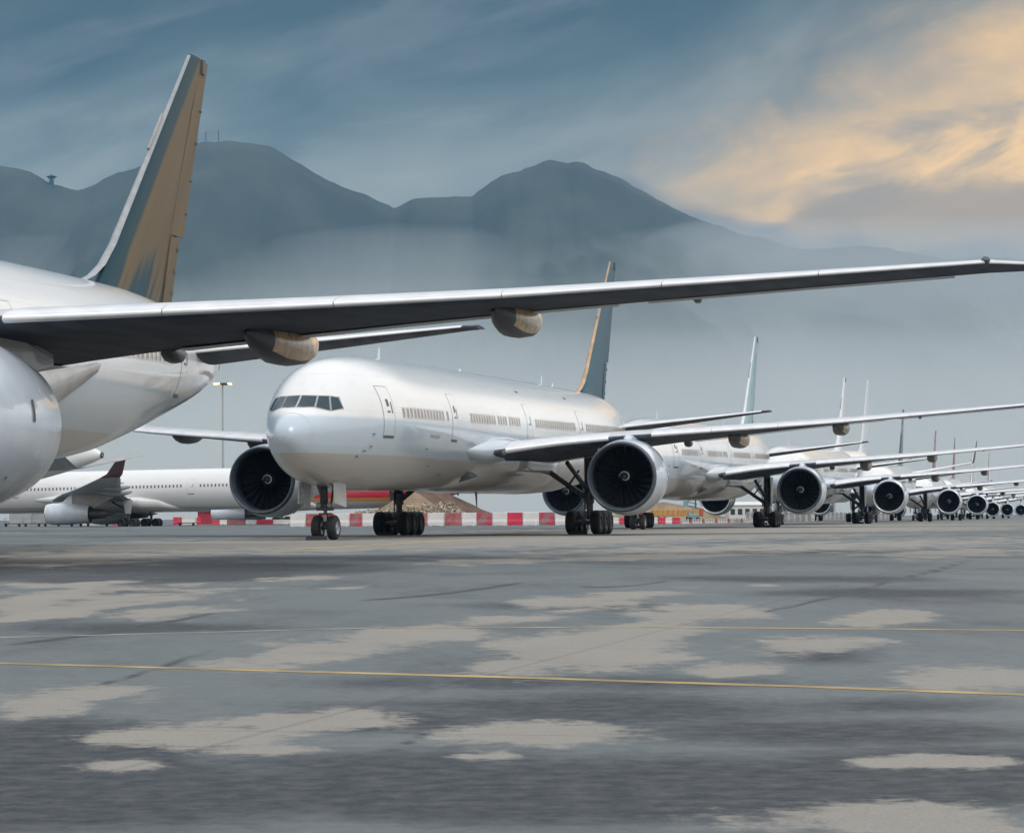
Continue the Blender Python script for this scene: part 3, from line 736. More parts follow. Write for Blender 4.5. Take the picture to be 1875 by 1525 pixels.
DRK = [(700,1320,260,22,.8),(1500,1340,420,26,.7),(900,1250,200,12,.5),(1650,1290,260,16,.6),(1000,1110,260,8,.5),(1650,1085,300,8,.7),(300,1150,260,10,.6),(0,1450,750,75,1.25),(950,1445,900,62,1.15),(1750,1425,500,55,1.0),(100,1375,300,60,1.1),(150,1040,520,18,1.3),(1100,1300,500,30,.6),(100,1400,260,60,1),(700,1400,420,34,.8),(1250,1430,600,34,.8),(250,1055,420,13,1),(620,1022,300,6,.7),(1350,1010,260,5,.7),(1100,1210,90,16,.7),(1240,1250,260,14,.5),(700,1250,200,14,.5),(420,1480,500,28,.6),(1450,1060,280,7,.6),(1500,1200,120,18,.7),(900,1290,260,14,.6),(160,1040,260,8,.9)]
LNE = [((0,1182),(410,1118)),((120,1268),(400,1184)),((1050,1074),(1240,1060)),((1340,1130),(1640,1060)),((1640,1060),(1810,1010)),((0,1035),(500,1020)),((560,1440),(800,1330)),((640,1100),(980,1062))]
def build_ground():
    ys = list(np.array([-400, -150, -60, -20, -4, 2]))
    v = np.concatenate([np.linspace(1740, 990, 430), np.linspace(989, 951.5, 70)])
    ys = np.array(list(ys)+list(F*H/(v-Y0))+[1300, 1800, 2600, 3800, 5500, 8000])
    u = np.linspace(-7.6, 7.6, 840); xs = 2.6*np.sinh(u)
    X, Y = np.meshgrid(xs, ys)
    a = F*X/np.maximum(Y, 1); b = F*H/np.maximum(Y, 1)
    PX = 937.5+a; PY = Y0+b-ROLL*a
    dry = np.full(X.shape, -1.0)
    for cx, cy, rx, ry, w in ELL:
        rx, ry = rx*1.12, ry*1.2; dx = (PX-cx)/rx; dy = (PY-cy+0.03*(PX-cx)*(1 if cy < 1300 else .3))/ry
        dry = np.maximum(dry, w-np.sqrt(dx*dx+dy*dy)*w)
    dark = np.zeros(X.shape)
    for cx, cy, rx, ry, w in DRK:
        r = np.sqrt(((PX-cx)/rx)**2+((PY-cy)/ry)**2); dark = np.maximum(dark, w*np.clip(1.25-r, 0, 1))
    for (x0, y0), (x1, y1) in LNE:
        t = (PX-x0)/(x1-x0); d = np.abs(PY-(y0+(y1-y0)*t+6*np.sin(3.1*t))); m = np.clip(1-d/(1.5+3*np.clip((PY-1000)/300, 0, 1)), 0, 1)*np.clip(8*t, 0, 1)*np.clip(8*(1-t), 0, 1)
        dark = np.maximum(dark, .8*m)
    off = (Y < 5)
    dry[off] = -.2; dark[off] = .2
    side = (np.abs(PX-937.5) > 1050) & ~off
    dry[side] = np.maximum(dry[side], -.15); dark[side] = .25
    nr, nc = X.shape
    co = np.stack([X, Y, np.zeros_like(X)], -1).reshape(-1, 3)
    idx = np.arange(nr*nc).reshape(nr, nc)
    fa = np.stack([idx[:-1, :-1], idx[:-1, 1:], idx[1:, 1:], idx[1:, :-1]], -1).reshape(-1, 4)
    me = bpy.data.meshes.new('ground')
    me.vertices.add(nr*nc); me.vertices.foreach_set('co', co.ravel())
    me.loops.add(fa.size); me.loops.foreach_set('vertex_index', fa.ravel().astype(np.int32))
    me.polygons.add(len(fa)); me.polygons.foreach_set('loop_start', (np.arange(len(fa))*4).astype(np.int32)); me.polygons.foreach_set('loop_total', np.full(len(fa), 4, np.int32))
    me.update()
    for nm, ar in (('dry', dry), ('dark', dark)):
        at = me.attributes.new(nm, 'FLOAT', 'POINT'); at.data.foreach_set('value', ar.ravel().astype(np.float32))
    m, nt, bs = newmat('apron asphalt')
    tc = N(nt, 'ShaderNodeTexCoord')
    def noise(sc, det=6, rough=.6, vec=None):
        n = N(nt, 'ShaderNodeTexNoise'); n.inputs['Scale'].default_value = sc; n.inputs['Detail'].default_value = det; n.inputs['Roughness'].default_value = rough
        nt.links.new(vec or tc.outputs['Object'], n.inputs['Vector']); return n.outputs['Fac']
    mp = N(nt, 'ShaderNodeMapping'); mp.inputs['Scale'].default_value = (1, .35, 1); nt.links.new(tc.outputs['Object'], mp.inputs[0])
    at = N(nt, 'ShaderNodeAttribute', attribute_name='dry'); ad = N(nt, 'ShaderNodeAttribute', attribute_name='dark')
    n1 = noise(.9, 8, .62, mp.outputs[0]); n2 = noise(7, 6, .7); n3 = noise(.05, 5, .6, mp.outputs[0]); n4 = noise(60, 3, .6); n5 = noise(.30, 8, .66, mp.outputs[0])
    v = mathn(nt, 'ADD', at.outputs['Fac'], mathn(nt, 'MULTIPLY', mathn(nt, 'SUBTRACT', n1, .47), 3.4))
    v = mathn(nt, 'ADD', v, mathn(nt, 'MULTIPLY', mathn(nt, 'SUBTRACT', n2, .5), 1.3))
    v = mathn(nt, 'ADD', v, mathn(nt, 'MULTIPLY', mathn(nt, 'SUBTRACT', n3, .5), .9))
    dryf = mathn(nt, 'MULTIPLY', sstep(nt, v, -.02, .46), mathn(nt, 'ADD', .66, mathn(nt, 'MULTIPLY', n1, .55)), True)
    dk = mathn(nt, 'ADD', ad.outputs['Fac'], mathn(nt, 'MULTIPLY', mathn(nt, 'SUBTRACT', n5, .45), 2.1))
    dkf = sstep(nt, dk, -0.05, .75)
    wet = mixc(nt, dkf, GROUND['wet'], GROUND['dark'])
    c = mixc(nt, dryf, wet, GROUND['dry'])
    c = mixc(nt, mathn(nt, 'MULTIPLY', sstep(nt, n4, .35, .7), .5), c, mixc(nt, .5, c, (0.02, 0.02, 0.02)))
    c = mixc(nt, mathn(nt, 'MULTIPLY', sstep(nt, n2, .3, .75), .32), c, mixc(nt, .6, c, (0.35, 0.34, 0.32)))
    nt.links.new(c, bs.inputs['Base Color'])
    n6 = noise(.16, 5, .6, mp.outputs[0])
    damp = sstep(nt, n6, .50, .66)
    c = mixc(nt, mathn(nt, 'MULTIPLY', sstep(nt, noise(.5, 4, .5), .62, .75), .35), c, mixc(nt, .7, c, (.02, .02, .022)))
    sp_ = N(nt, 'ShaderNodeTexVoronoi', feature='F1'); sp_.inputs['Scale'].default_value = .23; nt.links.new(tc.outputs['Object'], sp_.inputs['Vector'])
    c = mixc(nt, mathn(nt, 'MULTIPLY', mathn(nt, 'SUBTRACT', 1.0, sstep(nt, sp_.outputs['Distance'], .012, .05)), .8), c, (.012, .012, .013))
    sx = N(nt, 'ShaderNodeSeparateXYZ'); nt.links.new(tc.outputs['Object'], sx.inputs[0])
    wob = mathn(nt, 'MULTIPLY', mathn(nt, 'SUBTRACT', n2, .5), .05)
    ca, sa = cos(.228), sin(.228)
    ax = mathn(nt, 'ADD', mathn(nt, 'SUBTRACT', mathn(nt, 'MULTIPLY', sx.outputs[0], ca), mathn(nt, 'MULTIPLY', sx.outputs[1], sa)), wob); ay = mathn(nt, 'ADD', mathn(nt, 'ADD', mathn(nt, 'MULTIPLY', sx.outputs[0], sa), mathn(nt, 'MULTIPLY', sx.outputs[1], ca)), wob)
    jt = None
    for q, per in ((ax, 7.5), (ay, 7.5)):
        d_ = mathn(nt, 'ABSOLUTE', mathn(nt, 'SUBTRACT', mathn(nt, 'FRACT', mathn(nt, 'DIVIDE', q, per)), .5))
        l_ = mathn(nt, 'SUBTRACT', 1.0, sstep(nt, d_, .0012, .0045)); jt = l_ if jt is None else mathn(nt, 'MAXIMUM', jt, l_)
    c = mixc(nt, mathn(nt, 'MULTIPLY', jt, .17), c, (.02, .022, .025))
    nt.links.new(c, bs.inputs['Base Color'])
    rg = mathn(nt, 'SUBTRACT', mathn(nt, 'ADD', mathn(nt, 'MULTIPLY', dryf, .25), mathn(nt, 'ADD', mathn(nt, 'MULTIPLY', n5, .2), GROUND['rough'])), mathn(nt, 'MULTIPLY', damp, .17), True)
    nt.links.new(rg, bs.inputs['Roughness'])
    bs.inputs['Specular IOR Level'].default_value = GROUND['spec']
    bp = N(nt, 'ShaderNodeBump'); bp.inputs['Strength'].default_value = .35; bp.inputs['Distance'].default_value = .01
    nt.links.new(n4, bp.inputs['Height']); nt.links.new(bp.outputs[0], bs.inputs['Normal'])
    me.materials.append(m)
    o = bpy.data.objects.new('ground', me); COL.objects.link(o)
    tag(o, 'grey airport apron with dark wet areas and paler dry patches', kind='structure')
GROUND = dict(wet=(0.125, 0.146, 0.150), dark=(0.015, 0.022, 0.030), dry=(0.30, 0.278, 0.243), rough=.44, spec=.24)
build_ground()

# painted lines
simple('yellow line', (0.36, 0.25, 0.10), .7, var=.35, scale=2)
simple('white line', (0.25, 0.24, 0.19), .6, var=.4, scale=2)
simple('worn yellow', (0.36, 0.27, 0.13), .6, var=.4, scale=.5)
def ground_at(px, py):
    a = px-937.5; Y = F*H/(py+ROLL*a-Y0); return a/F*Y, Y
def line(name, pts, w, mat, label):
    P = [np.array(ground_at(*p)) for p in pts]
    Q = []
    for a, b in zip(P[:-1], P[1:]):
        for k in range(24): Q.append(a+(b-a)*k/24)
    Q.append(P[-1]); mb = MB(); vs = []
    for i, q in enumerate(Q):
        d = Q[min(i+1, len(Q)-1)]-Q[max(i-1, 0)]; d /= np.linalg.norm(d); n = np.array((-d[1], d[0]))
        j = 1+random.uniform(-.06, .06)
        for e in (-1, 1): vs.append((q[0]+n[0]*e*w*j/2, q[1]+n[1]*e*w*j/2, .0018))
    mb.add(vs, [(2*i, 2*i+1, 2*i+3, 2*i+2) for i in range(len(Q)-1)], 0, False)
    return tag(mb.build(name, mat), label, kind='structure')
line('painted_line', [(-400, 1204), (100, 1217), (900, 1239), (1500, 1258), (2200, 1284)], .16, 'yellow line', 'long yellow painted line crossing the near apron')
line('painted_line', [(-300, 1174), (200, 1162), (700, 1149)], .16, 'white line', 'thin pale painted line on the left of the apron, farther than the yellow one')
line('painted_line', [(700, 1149), (1200, 1148), (1900, 1154), (2300, 1158)], .17, 'yellow line', 'thin yellow painted line on the right, farther than the long one')
line('painted_line', [(520, 1006), (640, 1000), (760, 993), (870, 988)], .9, 'worn yellow', 'worn yellow taxi line under the nose wheels of the airliner in full view')

# ------------------------------------------------------------------ mountains
from mathutils import noise as mn, Vector
RIDGE = [(-3500, 700), (-1500, 480), (-600, 300), (-200, 262), (0, 305), (60, 315), (100, 334), (145, 348), (180, 338), (220, 318), (250, 308), (300, 285), (350, 264), (380, 262), (420, 259), (470, 266), (505, 270), (540, 292), (580, 317), (630, 340), (680, 357), (725, 380), (735, 377), (760, 363), (810, 360), (870, 357), (900, 336), (940, 318), (1010, 293), (1045, 300), (1056, 295), (1070, 296), (1100, 314), (1150, 335), (1200, 360), (1250, 388), (1300, 406), (1350, 424), (1400, 436), (1450, 452), (1500, 456), (1560, 448), (1640, 458), (1720, 470), (1800, 466), (1900, 480), (2100, 500), (2600, 560), (3600, 700), (5500, 850)]
YR = 6000.0
def ridge(x):
    px = 937.5+F*x/YR
    return Z_at(px, float(np.interp(px, [r[0] for r in RIDGE], [r[1] for r in RIDGE])), YR)
def build_hills():
    xs = np.concatenate([np.linspace(-6500, -1500, 90), np.linspace(-1495, 1400, 560), np.linspace(1410, 6000, 90)]); ts = np.concatenate([np.linspace(0, 1, 40), np.linspace(1.03, 1.5, 10)])
    vs = []
    for t in ts:
        Y = 3900+(YR-3900)*t
        for x in xs:
            r = ridge(x)
            sp = mn.fractal(Vector((x/620, t*1.2, 3.1)), 1.0, 2.0, 5)
            s2 = mn.fractal(Vector((x/160, t*3.0, 7.7)), 1.0, 2.0, 4)
            if t <= 1:
                s3 = mn.fractal(Vector((x/38, t*9.0, 1.7)), 1.0, 2.0, 3)
                h = r*(t**1.25)+(sp*190+s2*60+s3*5)*t*(1-t)*2.4+(s2*6+s3*3.5)*t
            else:
                h = r*max(0, 1-(t-1)*1.3)+s2*4
            vs.append((x, Y, max(-3, h)))
    nc = len(xs)
    mb = MB(); mb.add(vs, [(i*nc+j, i*nc+j+1, (i+1)*nc+j+1, (i+1)*nc+j) for i in range(len(ts)-1) for j in range(nc-1)])
    simple('hill forest', (0.05, 0.06, 0.045), .9, var=.3, scale=.004)
    o = mb.build('hills', 'hill forest'); tag(o, 'blue hazy mountain range with two peaks behind the airport', kind='structure')
build_hills()
simple('mast steel', (0.30, 0.31, 0.32), .5)
simple('mast far', (0.06, 0.07, 0.08), .6)
for px, py, h, lab in ((365, 263, 24, 'thin radio mast on the left mountain top, right against the teal tail fin'), (381, 262, 20, 'thin radio mast on the left mountain top, middle one of three'), (404, 260, 22, 'thin radio mast on the left mountain top, farthest right of three')):
    x = X_at(px, YR); z = ridge(x); hh = h/F*YR
    mb = MB(); mb.tube((x, YR, z-6), (x, YR, z+hh), 1.1, .6, n=6)
    for q in (.3, .6, .85): mb.box(x-1.6, x+1.6, YR-1.2, YR+1.2, z+hh*q, z+hh*q+1.5)
    tag(mb.build('radio_mast', 'mast far'), lab, 'mast', 'radio masts on the mountain')
x = X_at(98, YR); z = ridge(x); mb = MB()
mb.tube((x, YR, z-8), (x, YR, z+7), 4.2, 3.6, n=10); mb.lathe([(7, 3.5), (9, 7), (11, 12), (12, 12.5), (12.5, 6), (15, 5), (16, 2), (17, 1.2)], (x, YR, z), 'z', 20, caps=(False, True))
for e in (-1, 1): mb.tube((x+e*4, YR, z-6), (x+e*7, YR, z+9), .8, n=6)
tag(mb.build('radar_tower', 'mast far'), 'small domed radar tower on the saddle of the mountain at far left', 'tower')

# ------------------------------------------------------------------ barriers, posts and works area
def mixed(name, a, b_, sc):
    m, nt, b = newmat(name); tc = N(nt, 'ShaderNodeTexCoord'); no = N(nt, 'ShaderNodeTexNoise'); no.inputs['Scale'].default_value = sc
    nt.links.new(tc.outputs['Object'], no.inputs['Vector']); nt.links.new(mixc(nt, sstep(nt, no.outputs['Fac'], .45, .55), a, b_), b.inputs['Base Color']); b.inputs['Roughness'].default_value = .55
simple('barrier white', (0.72, 0.70, 0.68), .55, var=.08)
simple('barrier red', (0.62, 0.03, 0.07), .5, var=.15)
mixed('barrier faded', (0.34, 0.10, 0.10), (0.42, 0.14, 0.14), 1.0)
mixed('barrier patched', (0.30, 0.17, 0.16), (0.50, 0.05, 0.09), 1.3)
def barrier_mesh(w, h, d=.5):
    mb = MB(); g = .02
    R = []
    for x, ins in ((-w/2+g, .03), (-w/2+g+.05, 0), (w/2-g-.05, 0), (w/2-g, .03)):
        R.append([(x, -d/2+ins, .06), (x, d/2-ins, .06), (x, d/2-ins, h*.28), (x, d*.30-ins, h*.5), (x, d*.22-ins, h-.04), (x, d*.15, h), (x, -d*.15, h), (x, -d*.22+ins, h-.04), (x, -d*.30+ins, h*.5), (x, -d/2+ins, h*.28)])
    mb.loft(R, smooth=False)
    for e in (-.3, .3): mb.box(e*w-.12, e*w+.12, -d/2-.01, d/2+.01, 0, .07)
    return mb
def barrier(px0, px1, Y, h, mat, label):
    x0, x1 = X_at(px0, Y), X_at(px1, Y)
    o = barrier_mesh(x1-x0, h).build('road_barrier', mat); fix_normals(o)
    o.location = ((x0+x1)/2, Y+random.uniform(-.15, .15), 0)
    o.rotation_euler = (0, 0, random.uniform(-.02, .02)); tag(o, label, 'barrier', 'red and white water barriers in a row')
W_, R1, R2, R3 = 'barrier white', 'barrier red', 'barrier faded', 'barrier patched'
row = [(531, 560, W_, 'white barrier behind the left engine cowl, leftmost of the main row'), (560, 586, R2, 'faded red barrier just left of the nose wheels'), (586, 612, R1, 'red barrier directly behind the nose gear strut'),
 (612, 641, W_, 'white barrier right of the nose wheels'), (641, 663, R3, 'patchy red barrier between the nose wheels and the left main wheels'), (663, 690, W_, 'white barrier touching the left edge of the left main wheels'),
 (690, 722, R1, 'red barrier behind the left main wheels, their left half'), (722, 752, W_, 'white barrier behind the left main wheels, their right half'), (752, 782, R2, 'faded red barrier peeping out right of the left main wheels'), (782, 815, W_, 'white barrier under the rubble heap right of the left main wheels'),
 (815, 845, R2, 'plain faded red barrier, third from the left main wheels'), (845, 873, W_, 'white barrier between two faded red ones'), (873, 901, R3, 'patchy red barrier left of the bright red one by one white'), (901, 929, W_, 'white barrier on the left of the bright red one'),
 (929, 957, R1, 'bright red barrier, the clearest one under the belly'), (957, 987, W_, 'white barrier on the right of the bright red one'), (987, 1016, R3, 'patchy red barrier beside the right main wheels'), (1016, 1045, W_, 'white barrier half hidden by the right main wheels')]
for a, b_, m_, l_ in row: barrier(a, b_, 300, 1.5, m_, l_)
for i, (a, b_, m_, l_) in enumerate([(1122, 1134, W_, 'small white barrier, first right of the right main wheels'), (1134, 1146, R1, 'small red barrier left of the far wheel pair'), (1146, 1160, W_, 'small white barrier behind the far wheel pair, on the left'), (1160, 1174, R1, 'small red barrier behind the far wheel pair'), (1174, 1197, W_, 'small white barrier, right edge of the far wheel pair'),
   (1197, 1205, W_, 'narrow white barrier just right of the far wheel pair'), (1205, 1218, R1, 'small red barrier under the orange trailer, left one'), (1218, 1231, W_, 'small white barrier between two small red ones'), (1231, 1245, R1, 'small red barrier under the orange trailer, right one')]):
    barrier(a, b_, 330, .82, m_, l_)
for a, b_, m_, l_ in ((205, 226, R1, 'red barrier left of the dark wheels of the winglet airliner'), (317, 333, R1, 'tall red barrier right of the winglet airliner wheels'), (333, 361, W_, 'tall white barrier right of the winglet airliner wheels'), (361, 368, R1, 'narrow red barrier by the gabled hut'), (388, 402, R1, 'red barrier right of the gabled hut'), (402, 416, W_, 'white barrier under the second engine'), (416, 450, R2, 'faded red barrier left of the left engine intake'), (450, 470, W_, 'white barrier under the left engine intake, on its left'), (470, 500, R1, 'red barrier under the left engine intake'), (500, 531, W_, 'white barrier under the left engine intake, on its right')):
    barrier(a, b_, 425, 1.3 if a < 380 else .8, m_, l_)
# low posts going into the distance
simple('post pale', (0.62, 0.57, 0.52), .6, var=.2)
simple('post red', (0.45, 0.12, 0.10), .6, var=.2)
pm = {}
for m_ in ('post pale', 'post red'):
    mb = MB(); mb.tube((0, 0, 0), (0, 0, .62), .16, .12, n=8); mb.tube((0, 0, 0), (0, 0, .06), .28, n=8); o = mb.build('marker_post', m_); pm[m_] = o
k = 0
for i in range(34):
    px = 1250+i*4.7; Y = 335+i*2.2; m_ = 'post red' if i % 5 == 3 else 'post pale'
    o = pm[m_] if not pm[m_].get('used') else pm[m_].copy()
    if not pm[m_].get('used'): pm[m_]['used'] = 1
    else: COL.objects.link(o)
    o.location = (X_at(px, Y), Y, 0); tag(o, ('red' if m_ == 'post red' else 'pale')+' knee-high marker post in the long row beyond the small barriers', 'post', 'marker posts in a row beyond the small barriers')
for o in list(pm.values()):
    if 'used' in o: pass
# slatted fence
simple('fence slat', (0.30, 0.30, 0.31), .6, var=.3, scale=.9)
simple('fence gap', (0.62, 0.60, 0.58), .6)
def fence(px0, px1, Y, h, label):
    root = empty('slatted_fence', (X_at(px0, Y), Y, 0)); L = X_at(px1, Y)-X_at(px0, Y)
    mb = MB(); n = int(L/.9)
    for i in range(n): mb.box(i*.9, i*.9+.48, -.03, .03, .15, h*random.uniform(.94, 1.02))
    mb.build('slats', 'fence slat', root)
    mb = MB(); mb.box(0, L, .05, .10, h*.25, h*.33); mb.box(0, L, .05, .10, h*.75, h*.83); mb.box(0, L, .12, .14, .1, h*.9); mb.build('backing', 'fence gap', root)
    tag(root, label, 'fence')
fence(1366, 1402, 395, 1.7, 'grey slatted fence left of the third airliner wheels'); fence(1404, 1492, 400, 1.75, 'long grey slatted fence under the third airliner engine')
fence(1500, 1640, 560, 1.6, 'low far slatted fence beneath the far wings')

# earth mounds and rubble
simple('earth brown', (0.145, 0.09, 0.068), .95, var=.25, scale=.5, bump=.6)
simple('earth tan', (0.27, 0.20, 0.125), .95, var=.2, scale=.4, bump=.6)
simple('stone pale', (0.40, 0.34, 0.27), .9, var=.35, scale=.5)
def mound(cx, cy, rx, ry, h, mat, label, power=1.0, seed=0):
    mb = MB(); vs = []; n = 56; m = 24
    for i in range(m+1):
        r = i/m
        for j in range(n):
            a = 2*pi*j/n; x = rx*r*cos(a); y = ry*r*sin(a)
            z = h*(1-r**power)+.35*h*.12*mn.fractal(Vector((x/3+seed, y/3, 0)), 1, 2, 5)*(1-r*.7)
            vs.append((x, y, z-.05 if i < m else -.3))
    mb.add(vs, [(i*n+j, i*n+(j+1) % n, (i+1)*n+(j+1) % n, (i+1)*n+j) for i in range(m) for j in range(n)])
    o = mb.build('earth_mound', mat); o.location = (cx, cy, 0); fix_normals(o); tag(o, label, 'earth mound', 'heaps of earth behind the barriers')
Ym = 430
mound(X_at(785, Ym), Ym, 13.5, 9, 6.6, 'earth brown', 'tall brown earth mound under the belly of the airliner in full view', 1.0, 1)
mound(X_at(752, Ym-14), Ym-14, 7.5, 6, 5.4, 'earth tan', 'tan earth mound behind the left main wheels', 1.2, 5)
mound(X_at(880, Ym-8), Ym-8, 5.5, 4, 2.4, 'earth brown', 'low reddish brown earth mound right of the tall one', 1.1, 9)
mound(X_at(1215, 470), 470, 13, 8, 3.6, 'earth tan', 'tan earth mound behind the orange trailer, on the left', 1.3, 13)
mound(X_at(1262, 480), 480, 8, 6, 3.0, 'earth brown', 'brown earth mound behind the orange trailer, on the right', 1.3, 17)
mb = MB(); rng = random.Random(4)
for i in range(2600):
    px = rng.uniform(600, 872); Y = rng.uniform(309, 325)
    hh = float(np.interp(px, [600, 640, 690, 740, 800, 830, 850, 872], [.9, 1.4, 2.1, 2.3, 2.9, 2.9, 1.6, .2]))
    z = hh*rng.random()**.7*(1-abs(Y-317)/9*.5)
    x = X_at(px, Y); s_ = rng.uniform(.10, .30)
    u = Vector((rng.gauss(0, 1), rng.gauss(0, 1), rng.gauss(0, 1))).normalized(); w_ = u.orthogonal().normalized(); q = u.cross(w_)
    P = []
    for a_, b2, c_ in ((-1, -1, -1), (1, -1, -1), (1, 1, -1), (-1, 1, -1), (-1, -1, 1), (1, -1, 1), (1, 1, 1), (-1, 1, 1)):
        p = Vector((x, Y, z+.1))+u*a_*s_*rng.uniform(.6, 1.1)+w_*b2*s_*.5*rng.uniform(.5, 1)+q*c_*s_*.4*rng.uniform(.5, 1); P.append(tuple(p))
    mb.add(P, [(0, 3, 2, 1), (4, 5, 6, 7), (0, 1, 5, 4), (1, 2, 6, 5), (2, 3, 7, 6), (3, 0, 4, 7)], 0 if rng.random() < .7 else 1, False)
tag(mb.build('rubble', ['stone pale', 'earth tan']), 'heap of pale broken stone behind the barriers', kind='stuff')

# orange trailer, blue boom, white shed
simple('trailer orange', (0.62, 0.33, 0.10), .5, var=.15); simple('trailer red', (0.5, 0.12, 0.08), .5); simple('blue paint', (0.22, 0.38, 0.42), .5); simple('grey wall', (0.42, 0.43, 0.44), .7, var=.1); simple('shed white', (0.72, 0.70, 0.66), .7, var=.06); simple('container red', (0.42, 0.035, 0.06), .5, var=.12); simple('dark equipment', (0.03, 0.035, 0.04), .6); simple('roof grey', (0.25, 0.25, 0.26), .6); simple('orange paint', (0.7, 0.25, 0.03), .5)
Yt = 450; x0, x1 = X_at(1192, Yt), X_at(1287, Yt); L = x1-x0
r = empty('trailer', (x0, Yt, 0))
mb = MB(); mb.box(0, L-.7, -1.2, 1.2, 1.0, 2.1, bev=.05); mb.build('body', 'trailer orange', r)
mb = MB()
for i in range(9): mb.box(.25+i*(L-1.2)/9, .33+i*(L-1.2)/9, -1.25, -1.19, 1.0, 2.12)
mb.build('ribs', 'trailer red', r)
mb = MB(); mb.box(L-.66, L, -1.2, 1.2, .9, 2.3, bev=.04); mb.build('end_gate', 'trailer red', r)
for xx in (1.2, 2.4, L-2.6, L-1.6): add_wheel(r, xx, -.9, .45, .3)
for c in kids(r):
    if c.name.startswith('wheel'): c.data = c.data
tag(r, 'long orange trailer behind the small barriers', 'trailer')
r = empty('boom_lift', (X_at(1270, 440), 440, 0)); mb = MB()
mb.box(-.9, .9, -.8, .8, .4, 1.3, bev=.08); mb.build('chassis', 'blue paint', r)
mb = MB(); mb.tube((-.6, 0, 1.3), (.5, 0, 3.1), .18); mb.tube((.5, 0, 3.1), (-1.0, 0, 3.4), .14); mb.build('boom', 'blue paint', r)
mb = MB(); mb.box(-1.7, -.9, -.5, .5, 2.6, 3.5); mb.build('basket', 'blue paint', r)
for e in (-.6, .6): add_wheel(r, e, -.85, .4, .25)
tag(r, 'small light blue boom lift standing behind the orange trailer', 'lift')
def building(name, px0, px1, Y, h, roofh, wall, roof, label, dep=14, win=0, cat='building'):
    x0, x1 = X_at(px0, Y), X_at(px1, Y); L = x1-x0; r = empty(name, (x0, Y, 0))
    mb = MB(); mb.box(0, L, 0, dep, -.2, h); mb.build('wall', wall, r)
    mb = MB(); mb.loft([[(-.2, -.3, h), (-.2, dep+.3, h), (-.2, dep/2, h+roofh)], [(L+.2, -.3, h), (L+.2, dep+.3, h), (L+.2, dep/2, h+roofh)]], smooth=False); fix_normals(mb.build('roof', roof, r))
    for i in range(win):
        mb = MB(); xx = L*(i+.5)/win; mb.box(xx-L/win*.3, xx+L/win*.3, -.05, .02, h*.35, h*.75); mb.build('window', 'pane dark', r)
    tag(r, label, cat)
building('shed', 1335, 1416, 640, 3.6, .9, 'shed white', 'shed white', 'long low white shed beyond the fences, left of the third airliner wheels', win=6)
building('terminal', 925, 1000, 1500, 3.5, .8, 'grey wall', 'grey wall', 'low pale far building seen under the belly', dep=40)
building('terminal', 1420, 1530, 900, 6, 1.5, 'grey wall', 'shed white', 'pale distant building behind the slatted fence', dep=30, win=6)
building('cabin', 17, 55, 470, 2.6, .2, 'grey wall', 'roof grey', 'grey site cabin at far left under the winglet airliner', dep=3)
building('cabin', 56, 88, 472, 2.5, .2, 'grey wall', 'roof grey', 'grey site cabin just left of the white engine', dep=3)
building('hut', 362, 389, 480, 2.3, 1.2, 'container red', 'grey wall', 'red hut with a grey gabled roof right of the winglet airliner wheels', dep=5)
building('hut', 150, 178, 470, 2.2, .3, 'shed white', 'roof grey', 'small white hut behind the white engine on the left', dep=3)
# dollies and a tug under the left airliner
def dolly(px, Y, L, label, mat='dark equipment'):
    r = empty('baggage_dolly', (X_at(px, Y), Y, 0)); mb = MB(); mb.box(0, L, -.7, .7, .38, .5); mb.build('deck', mat, r)
    mb = MB()
    for x in (.05, L-.05): mb.tube((x, -.65, .5), (x, -.65, 1.2), .03, n=6); mb.tube((x, .65, .5), (x, .65, 1.2), .03, n=6)
    mb.tube((.05, -.65, 1.2), (L-.05, -.65, 1.2), .03, n=6); mb.build('rail', 'container red' if mat == 'orange paint' else 'mast steel', r)
    for x in (.35, L-.35): add_wheel(r, x, -.6, .2, .15)
    tag(r, label, 'dolly')
dolly(8, 375, 2.6, 'low dark dolly at the far left edge'); dolly(44, 376, 2.6, 'low dark dolly under the grey cabins'); dolly(80, 377, 2.6, 'low dark dolly left of the orange one'); dolly(128, 372, 2.0, 'orange dolly under the white engine', 'orange paint'); dolly(158, 376, 3.4, 'dolly with a pale rail right of the orange one'); dolly(326, 372, 2.6, 'low dolly in front of the tall white barrier')

# floodlight mast
simple('lamp steel', (0.45, 0.45, 0.44), .5)
m, nt, b = newmat('lamp lit'); b.inputs['Emission Color'].default_value = (1, .52, .22, 1); b.inputs['Emission Strength'].default_value = 1.6
Yl = 520; x = X_at(409, Yl); zt = Z_at(409, 702, Yl)
r = empty('light_mast', (x, Yl, 0)); mb = MB(); mb.tube((0, 0, 0), (0, 0, zt), .30, .15, n=14); mb.build('pole', 'lamp steel', r)
mb = MB(); mb.lathe([(-.35, .3), (-.3, .9), (.05, .9), (.1, .3)], (0, 0, zt), 'z', 16, caps=(True, True))
for a in range(6): mb.tube((0, 0, zt), (1.5*cos(a*pi/3+.2), 1.5*sin(a*pi/3+.2), zt+.05), .05, n=6)
hd = mb.build('lamp_ring', 'mast far', r)
for a in range(8):
    aa = a*pi/4+.3; cx, cy = 1.55*cos(aa), 1.55*sin(aa); mb = MB(); mb.box(cx-.33, cx+.33, cy-.28, cy+.28, zt-.32, zt+.06, bev=.06); l = mb.build('lamp', 'lamp lit' if a in (0, 2, 3, 4, 5, 7) else 'mast far', hd)
mb = MB()
tag(r, 'tall floodlight mast with lit warm lamps, between the two front airliners', 'light mast')

